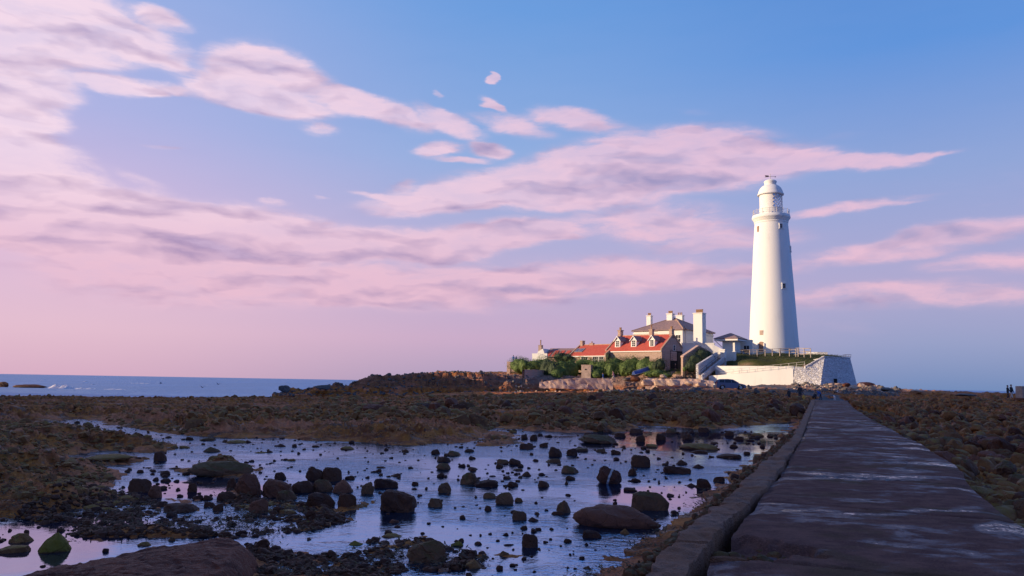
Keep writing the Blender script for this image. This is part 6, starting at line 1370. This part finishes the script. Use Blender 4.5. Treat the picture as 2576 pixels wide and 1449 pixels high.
def person(px, py, Y, h, heading, label, top='black_cloth', legs='navy_cloth', shoe='black_cloth', hair='hair_dark', stride=.3, lean=0.0, arms=((.0, .15), (.0, -.15)), lower='', crouch=0.0, hood=False, hat=None, group=None, z=None, coat=0.0):
    """local frame: x right, y forward; heading = way faced"""
    p = at_y(px, py, Y); p.z = p.z if z is None else z
    rt = empty('person', p, label, 'person', group, rz=-R(heading)); k = h
    hipz = (.50-crouch*.26)*k; hip = (0, -crouch*.18*k, hipz); ca, sa = math.cos(lean), math.sin(lean)
    def T(x, y, z): y2 = y*ca+z*sa; z2 = -y*sa+z*ca; return (x, hip[1]+y2, hipz+z2)
    ch = []; seg = []
    r = lambda v: v*k
    pel, bel, che, sho, nek, hd0, hd1, hd2 = hip, T(0, .005*k, .10*k), T(0, .01*k, .20*k), T(0, 0, .29*k), T(0, .005*k, .345*k), T(0, .015*k, .385*k), T(0, .02*k, .43*k), T(0, .015*k, .475*k)
    ch.append([(pel, (r(.088), r(.06))), (bel, (r(.080), r(.055))), (che, (r(.095), r(.062))), (sho, (r(.088), r(.05))), (nek, r(.030)), (hd0, r(.038)), (hd1, r(.050)), (hd2, r(.032))])
    nose = T(0, .075*k, .42*k); ch.append([(hd1, r(.050)), (nose, r(.009))])
    for s in (-1, 1): ear = T(s*.055*k, .01*k, .425*k); ch.append([(hd1, r(.05)), (ear, r(.010))])
    seg += [(pel, bel, legs), (bel, che, top), (che, sho, top), (sho, nek, top), (nek, hd0, 'skin'), (hd0, hd1, 'skin'), (hd1, hd2, 'skin')]
    if coat: cb_ = T(0, 0, -.06*k); seg[0] = (pel, bel, top); seg.append((cb_, pel, top))
    hands = []
    for si, s in enumerate((-1, 1)):
        st_ = stride*(1 if s > 0 else -1); hj = (s*.052*k, hip[1], hipz-.03*k)
        if crouch > .3: kn = (s*.10*k, hip[1]+.22*k, .27*k+.0); an = (s*.09*k, hip[1]+.04*k, .045*k)
        else: kn = (s*.056*k, hip[1]+st_*.13*k+.02*k, .275*k); an = (s*.058*k, st_*.26*k-.01*k, .045*k+(.03*k if st_ < -.1 else 0))
        toe = (an[0], an[1]+.10*k, .018*k); heel = (an[0], an[1]-.01*k, .02*k)
        ch.append([(pel, (r(.088), r(.06))), (hj, r(.052)), (kn, r(.036)), (an, r(.024)), (toe, r(.02))])
        mid = tuple((a+b)/2 for a, b in zip(kn, an)); seg += [(hj, kn, legs), (kn, an, lower or legs), (an, toe, shoe)]
        sj = T(s*.098*k, 0, .285*k); sw, sp = arms[si]
        el_ = T(s*.125*k, sw*.16*k-.0*k, (.285-.17*math.cos(sw*1.0))*k); wr = T((s*.13+sp*.2)*k, sw*.34*k+.03*k, (.285-.17*math.cos(sw)-.145*math.cos(sw*1.3))*k)
        pm = T((s*.13+sp*.22)*k, sw*.38*k+.04*k, (.285-.17*math.cos(sw)-.19*math.cos(sw*1.3))*k)
        ch.append([(sho, (r(.088), r(.05))), (sj, r(.037)), (el_, r(.028)), (wr, r(.018)), (pm, (r(.021), r(.011)))])
        d = Vector(pm)-Vector(wr); d.normalize(); fw = Vector((0, ca, -sa))
        for f_ in range(4):
            b0 = Vector(pm)+fw*((f_-1.5)*.011*k); b1 = b0+d*(.020*k); b2 = b1+(d+Vector((-s*.5, 0, 0))).normalized()*(.016+.004*(f_ in (1, 2)))*k; ch.append([(pm, (r(.021), r(.011))), (tuple(b1), r(.0055)), (tuple(b2), r(.0048))])
        tb = Vector(wr).lerp(Vector(pm), .55)+fw*.02*k; ch.append([(pm, (r(.021), r(.011))), (tuple(tb+d*.012*k), r(.006))])
        seg += [(sho, sj, top), (sj, el_, top), (el_, wr, top), (tuple(Vector(wr)+d*.012*k), tuple(Vector(pm)+d*.04*k), 'skin')]; hands.append(pm)
    me = skin_mesh('body', ch, 1); assign(me, seg); link('body', me, None, rt)
    V0, F0 = ico(3); V = V0*np.array([.062, .070, .060])*k; keep = (V0[:, 2] > -.1) & ((V0[:, 1] < .45) | (V0[:, 2] > .55)) | (V0[:, 1] < -.2) & (V0[:, 2] > -.75)
    Fk = F0[keep[F0].all(1)]; Rm = np.array(Matrix.Rotation(-lean, 3, 'X')); hc = np.array(T(0, .012*k, .44*k)); V = V*(1+.05*fbm(V0[:, 0]*4, V0[:, 1]*4+V0[:, 2]*3, 3, 2))[:, None]
    hm = npmesh('hair', V@Rm.T+hc, Fk); link('hat' if hat else 'hood' if hood else 'hair', hm, M[hat or (top if hood else hair)], rt)
    # hem of the jacket
    nH = 14; rr_ = [(.100, .30), (.100, .26), (.104, .10), (.105, -.02-coat)]; vs = []; fs = []
    for (a, zz) in [(.088, .2), (.098, .1), (.100, -.01-coat)]:
        for i in range(nH): t = 2*math.pi*i/nH; vs.append(T(math.cos(t)*a*k, math.sin(t)*a*.72*k+.005*k, zz*k))
    for q in range(2):
        for i in range(nH): fs.append((q*nH+i, q*nH+(i+1) % nH, (q+1)*nH+(i+1) % nH, (q+1)*nH+i))
    jm = bpy.data.meshes.new('jacket'); jm.from_pydata(vs, [], fs); jm.polygons.foreach_set('use_smooth', [True]*len(jm.polygons)); link('jacket', jm, M[top], rt)
    rt['_hand'] = hands[1]; bpy.context.view_layer.update()
    return rt, [rt.matrix_world @ Vector(q) for q in hands]
person(1985, 1009, 94, 1.46, 20, 'boy in dark jacket and shorts with bare calves picking his way over the rocks', 'charcoal_cloth', 'navy_cloth', 'black_cloth', stride=.45, arms=((.35, -.1), (-.3, .1)), lower='bare_legs')
_, hm_ = person(2013, 1010, 88, 1.83, 15, 'tall man in dark wet-weather jacket seen from behind, carrying an orange bag', 'charcoal_cloth', 'navy_cloth', 'black_cloth', stride=.35, arms=((.25, -.3), (.05, .35)), coat=.04)
hb = hm_[1] if proj(hm_[1])[0] > proj(hm_[0])[0] else hm_[0]
bgp = Vector(hb)-Vector((0, 0, .30)); bg2 = empty('bag', bgp, 'orange and yellow diamond-shaped bag hanging from the tall man\'s hand', 'bag'); 
def diamond(s, d):
    vs = [(0, 0, s*1.15), (s*.72, 0, 0), (0, 0, -s*1.15), (-s*.72, 0, 0), (0, -d, 0), (0, d, 0)]; return [Vector(v)+bgp for v in vs], [(0,1,4),(1,2,4),(2,3,4),(3,0,4),(1,0,5),(2,1,5),(3,2,5),(0,3,5)]
part(MB().add(*diamond(.27, .06)), 'edging', M['yellow_cloth'], bg2); part(MB().add(*diamond(.17, .09)), 'panel', M['orange_cloth'], bg2); part(MB().bar(hb, bgp+Vector((0, 0, .28)), .012, 5), 'strap', M['yellow_cloth'], bg2)
person(2050, 1009, 99, 1.66, 60, 'person in black crouching low on the causeway', 'black_cloth', 'black_cloth', 'shoe_white', stride=.2, lean=.9, arms=((.3, .1), (.6, -.1)), crouch=1.0, z=.02)
person(2065, 1008, 100, 1.62, -70, 'person in bright blue jacket bending forward over the crouching one', 'blue_cloth', 'navy_cloth', 'black_cloth', stride=.3, lean=.95, arms=((.5, .1), (.7, -.1)), z=.02)
person(2545, 1006, 92, 1.76, 160, 'front one of the couple on the right, dark padded jacket, pale trousers and white shoes', 'black_cloth', 'pale_cloth', 'shoe_white', stride=.6, arms=((.2, .1), (.3, -.1)), coat=.0)
person(2536, 1005, 93.2, 1.66, 150, 'hooded companion in grey close behind on the left of the couple', 'charcoal_cloth', 'navy_cloth', 'black_cloth', stride=.3, hood=True, arms=((.3, -.1), (.1, 0)))
person(1517, 959.5, 148.6, 1.62, -60, 'walker in blue jacket and pale trousers above the sea wall', 'blue_cloth', 'pale_cloth', 'shoe_white', stride=.35, hair='hair_dark')
person(1543.5, 957, 149, 1.80, -80, 'striding walker in pinkish top between the blue walker and a child', 'pink_cloth', 'pale_cloth', 'shoe_white', stride=.7, lean=.12, arms=((.5, 0), (-.4, 0)))
person(1555, 953, 150, 1.05, -90, 'small fair-haired child in black at the hedge foot', 'black_cloth', 'black_cloth', 'black_cloth', hair='hair_white', stride=.25)
person(1699, 937.5, 149.6, 1.68, 150, 'white-haired person in dark clothes by the cottage gable door', 'black_cloth', 'navy_cloth', 'black_cloth', hair='hair_white', stride=.3)
person(1755, 942, 143.6, 1.70, -150, 'figure dressed all in pale clothes at the foot of the steps', 'pale_cloth', 'pale_cloth', 'shoe_white', hair='hair_white', stride=.3)
person(1291, 914, 168.6, 1.75, 10, 'taller one of two people in blue leaning at the terrace rail', 'blue_cloth', 'denim', 'black_cloth', stride=.1, lean=.15, arms=((.6, -.1), (.6, .1)))
person(1298.5, 914.5, 168.9, 1.62, -20, 'shorter one of two people in blue leaning at the terrace rail', 'blue_cloth', 'denim', 'black_cloth', stride=.1, lean=.1, arms=((.6, -.1), (.6, .1)))
def dog(px, py, Y, ln, heading, mat, label, mat2=None, z=None):
    p = at_y(px, py, Y); p.z = p.z if z is None else z; rt = empty('dog', p, label, 'dog', rz=-R(heading)); k = ln/.6; q = lambda x, y, zz: (x*k, y*k, zz*k)
    ch = [[(q(0,-.22,.36), .075*k), (q(0,-.02,.36), .068*k), (q(0,.18,.38), .095*k), (q(0,.28,.48), .055*k), (q(0,.36,.55), .058*k), (q(0,.46,.52), .030*k)], [(q(0,-.22,.36), .075*k), (q(0,-.34,.44), .022*k), (q(0,-.40,.54), .012*k)]]
    for s in (-1, 1):
        ch += [[(q(0,.18,.38), .095*k), (q(s*.06,.20,.26), .035*k), (q(s*.06,.19,.13), .022*k), (q(s*.06,.20,.02), .020*k)], [(q(0,-.22,.36), .075*k), (q(s*.06,-.20,.24), .048*k), (q(s*.06,-.29,.13), .022*k), (q(s*.06,-.25,.02), .020*k)], [(q(0,.36,.55), .058*k), (q(s*.05,.34,.62), .016*k)]]
    me = skin_mesh('body', ch, 1); seg = [(q(0,-.4,.5), q(0,.1,.36), mat), (q(0,.12,.4), q(0,.46,.52), mat2 or mat)]; assign(me, seg); link('body', me, None, rt); cl = MB(); cl.bar(q(0,.27,.45), q(0,.30,.50), .062*k, 10); cl.build('collar', M['orange_cloth'], rt); return rt
dog(2100, 1009, 100, .62, 10, 'white_fur', 'small white dog trotting away along the causeway', z=.02); dog(2103, 993, 112, .6, 70, 'brown_fur', 'black-and-white dog on the stones beyond the causeway end', 'white_fur')

# ================================================================== SMALL THINGS
pp0 = at_y(2568, 1003, 88); cpx = empty('concrete_post', pp0, 'stout weathered concrete post at the right edge of the picture', 'post')
m_ = MB(); m_.box(pp0+Vector((.15, 0, .65)), (.9, .9, 1.45), .35, taper=.93); part(m_, 'shaft', M['concrete'], cpx, bevel=.03); m_ = MB(); m_.box(pp0+Vector((.15, 0, -.02)), (1.15, 1.15, .2), .35); part(m_, 'footing', M['kerb'], cpx, bevel=.03)
def gull(px, py, Y, label):
    p = at_y(px, py, Y); rt = empty('seagull', p, label, 'bird', 'gulls over the sea', rz=random.uniform(-.6, .6))
    me = skin_mesh('body', [[((-.22, 0, 0), .03), ((-.05, 0, .01), .07), ((.12, 0, .02), .06), ((.22, 0, .05), .045), ((.30, 0, .03), .014)]], 1); me.materials.append(M['white_fur']); link('body', me, None, rt)
    for s in (-1, 1): MB().add([(.08, s*.04, .03), (-.08, s*.04, .03), (-.10, s*.35, .24), (.08, s*.36, .25), (-.16, s*.75, .18), (-.04, s*.72, .20), (.08, s*.04, .05), (-.08, s*.04, .045), (-.10, s*.35, .255), (.08, s*.36, .27)], [(0,1,2,3),(3,2,4,5),(6,7,8,9)]).build('wing', M['white_fur'], rt)
gull(404, 965, 130, 'gull with raised wings over the sea, leftmost of the three'); gull(509, 975, 125, 'gull low over the reef edge, middle one of the three'); gull(549, 967, 135, 'gull over the sea, rightmost of the three')
for o in list(bpy.data.objects):
    for k in ('_L', '_hand'):
        if k in o: del o[k]
S.cycles.max_bounces = 6; S.cycles.diffuse_bounces = 3; S.cycles.glossy_bounces = 3; S.cycles.transparent_max_bounces = 8
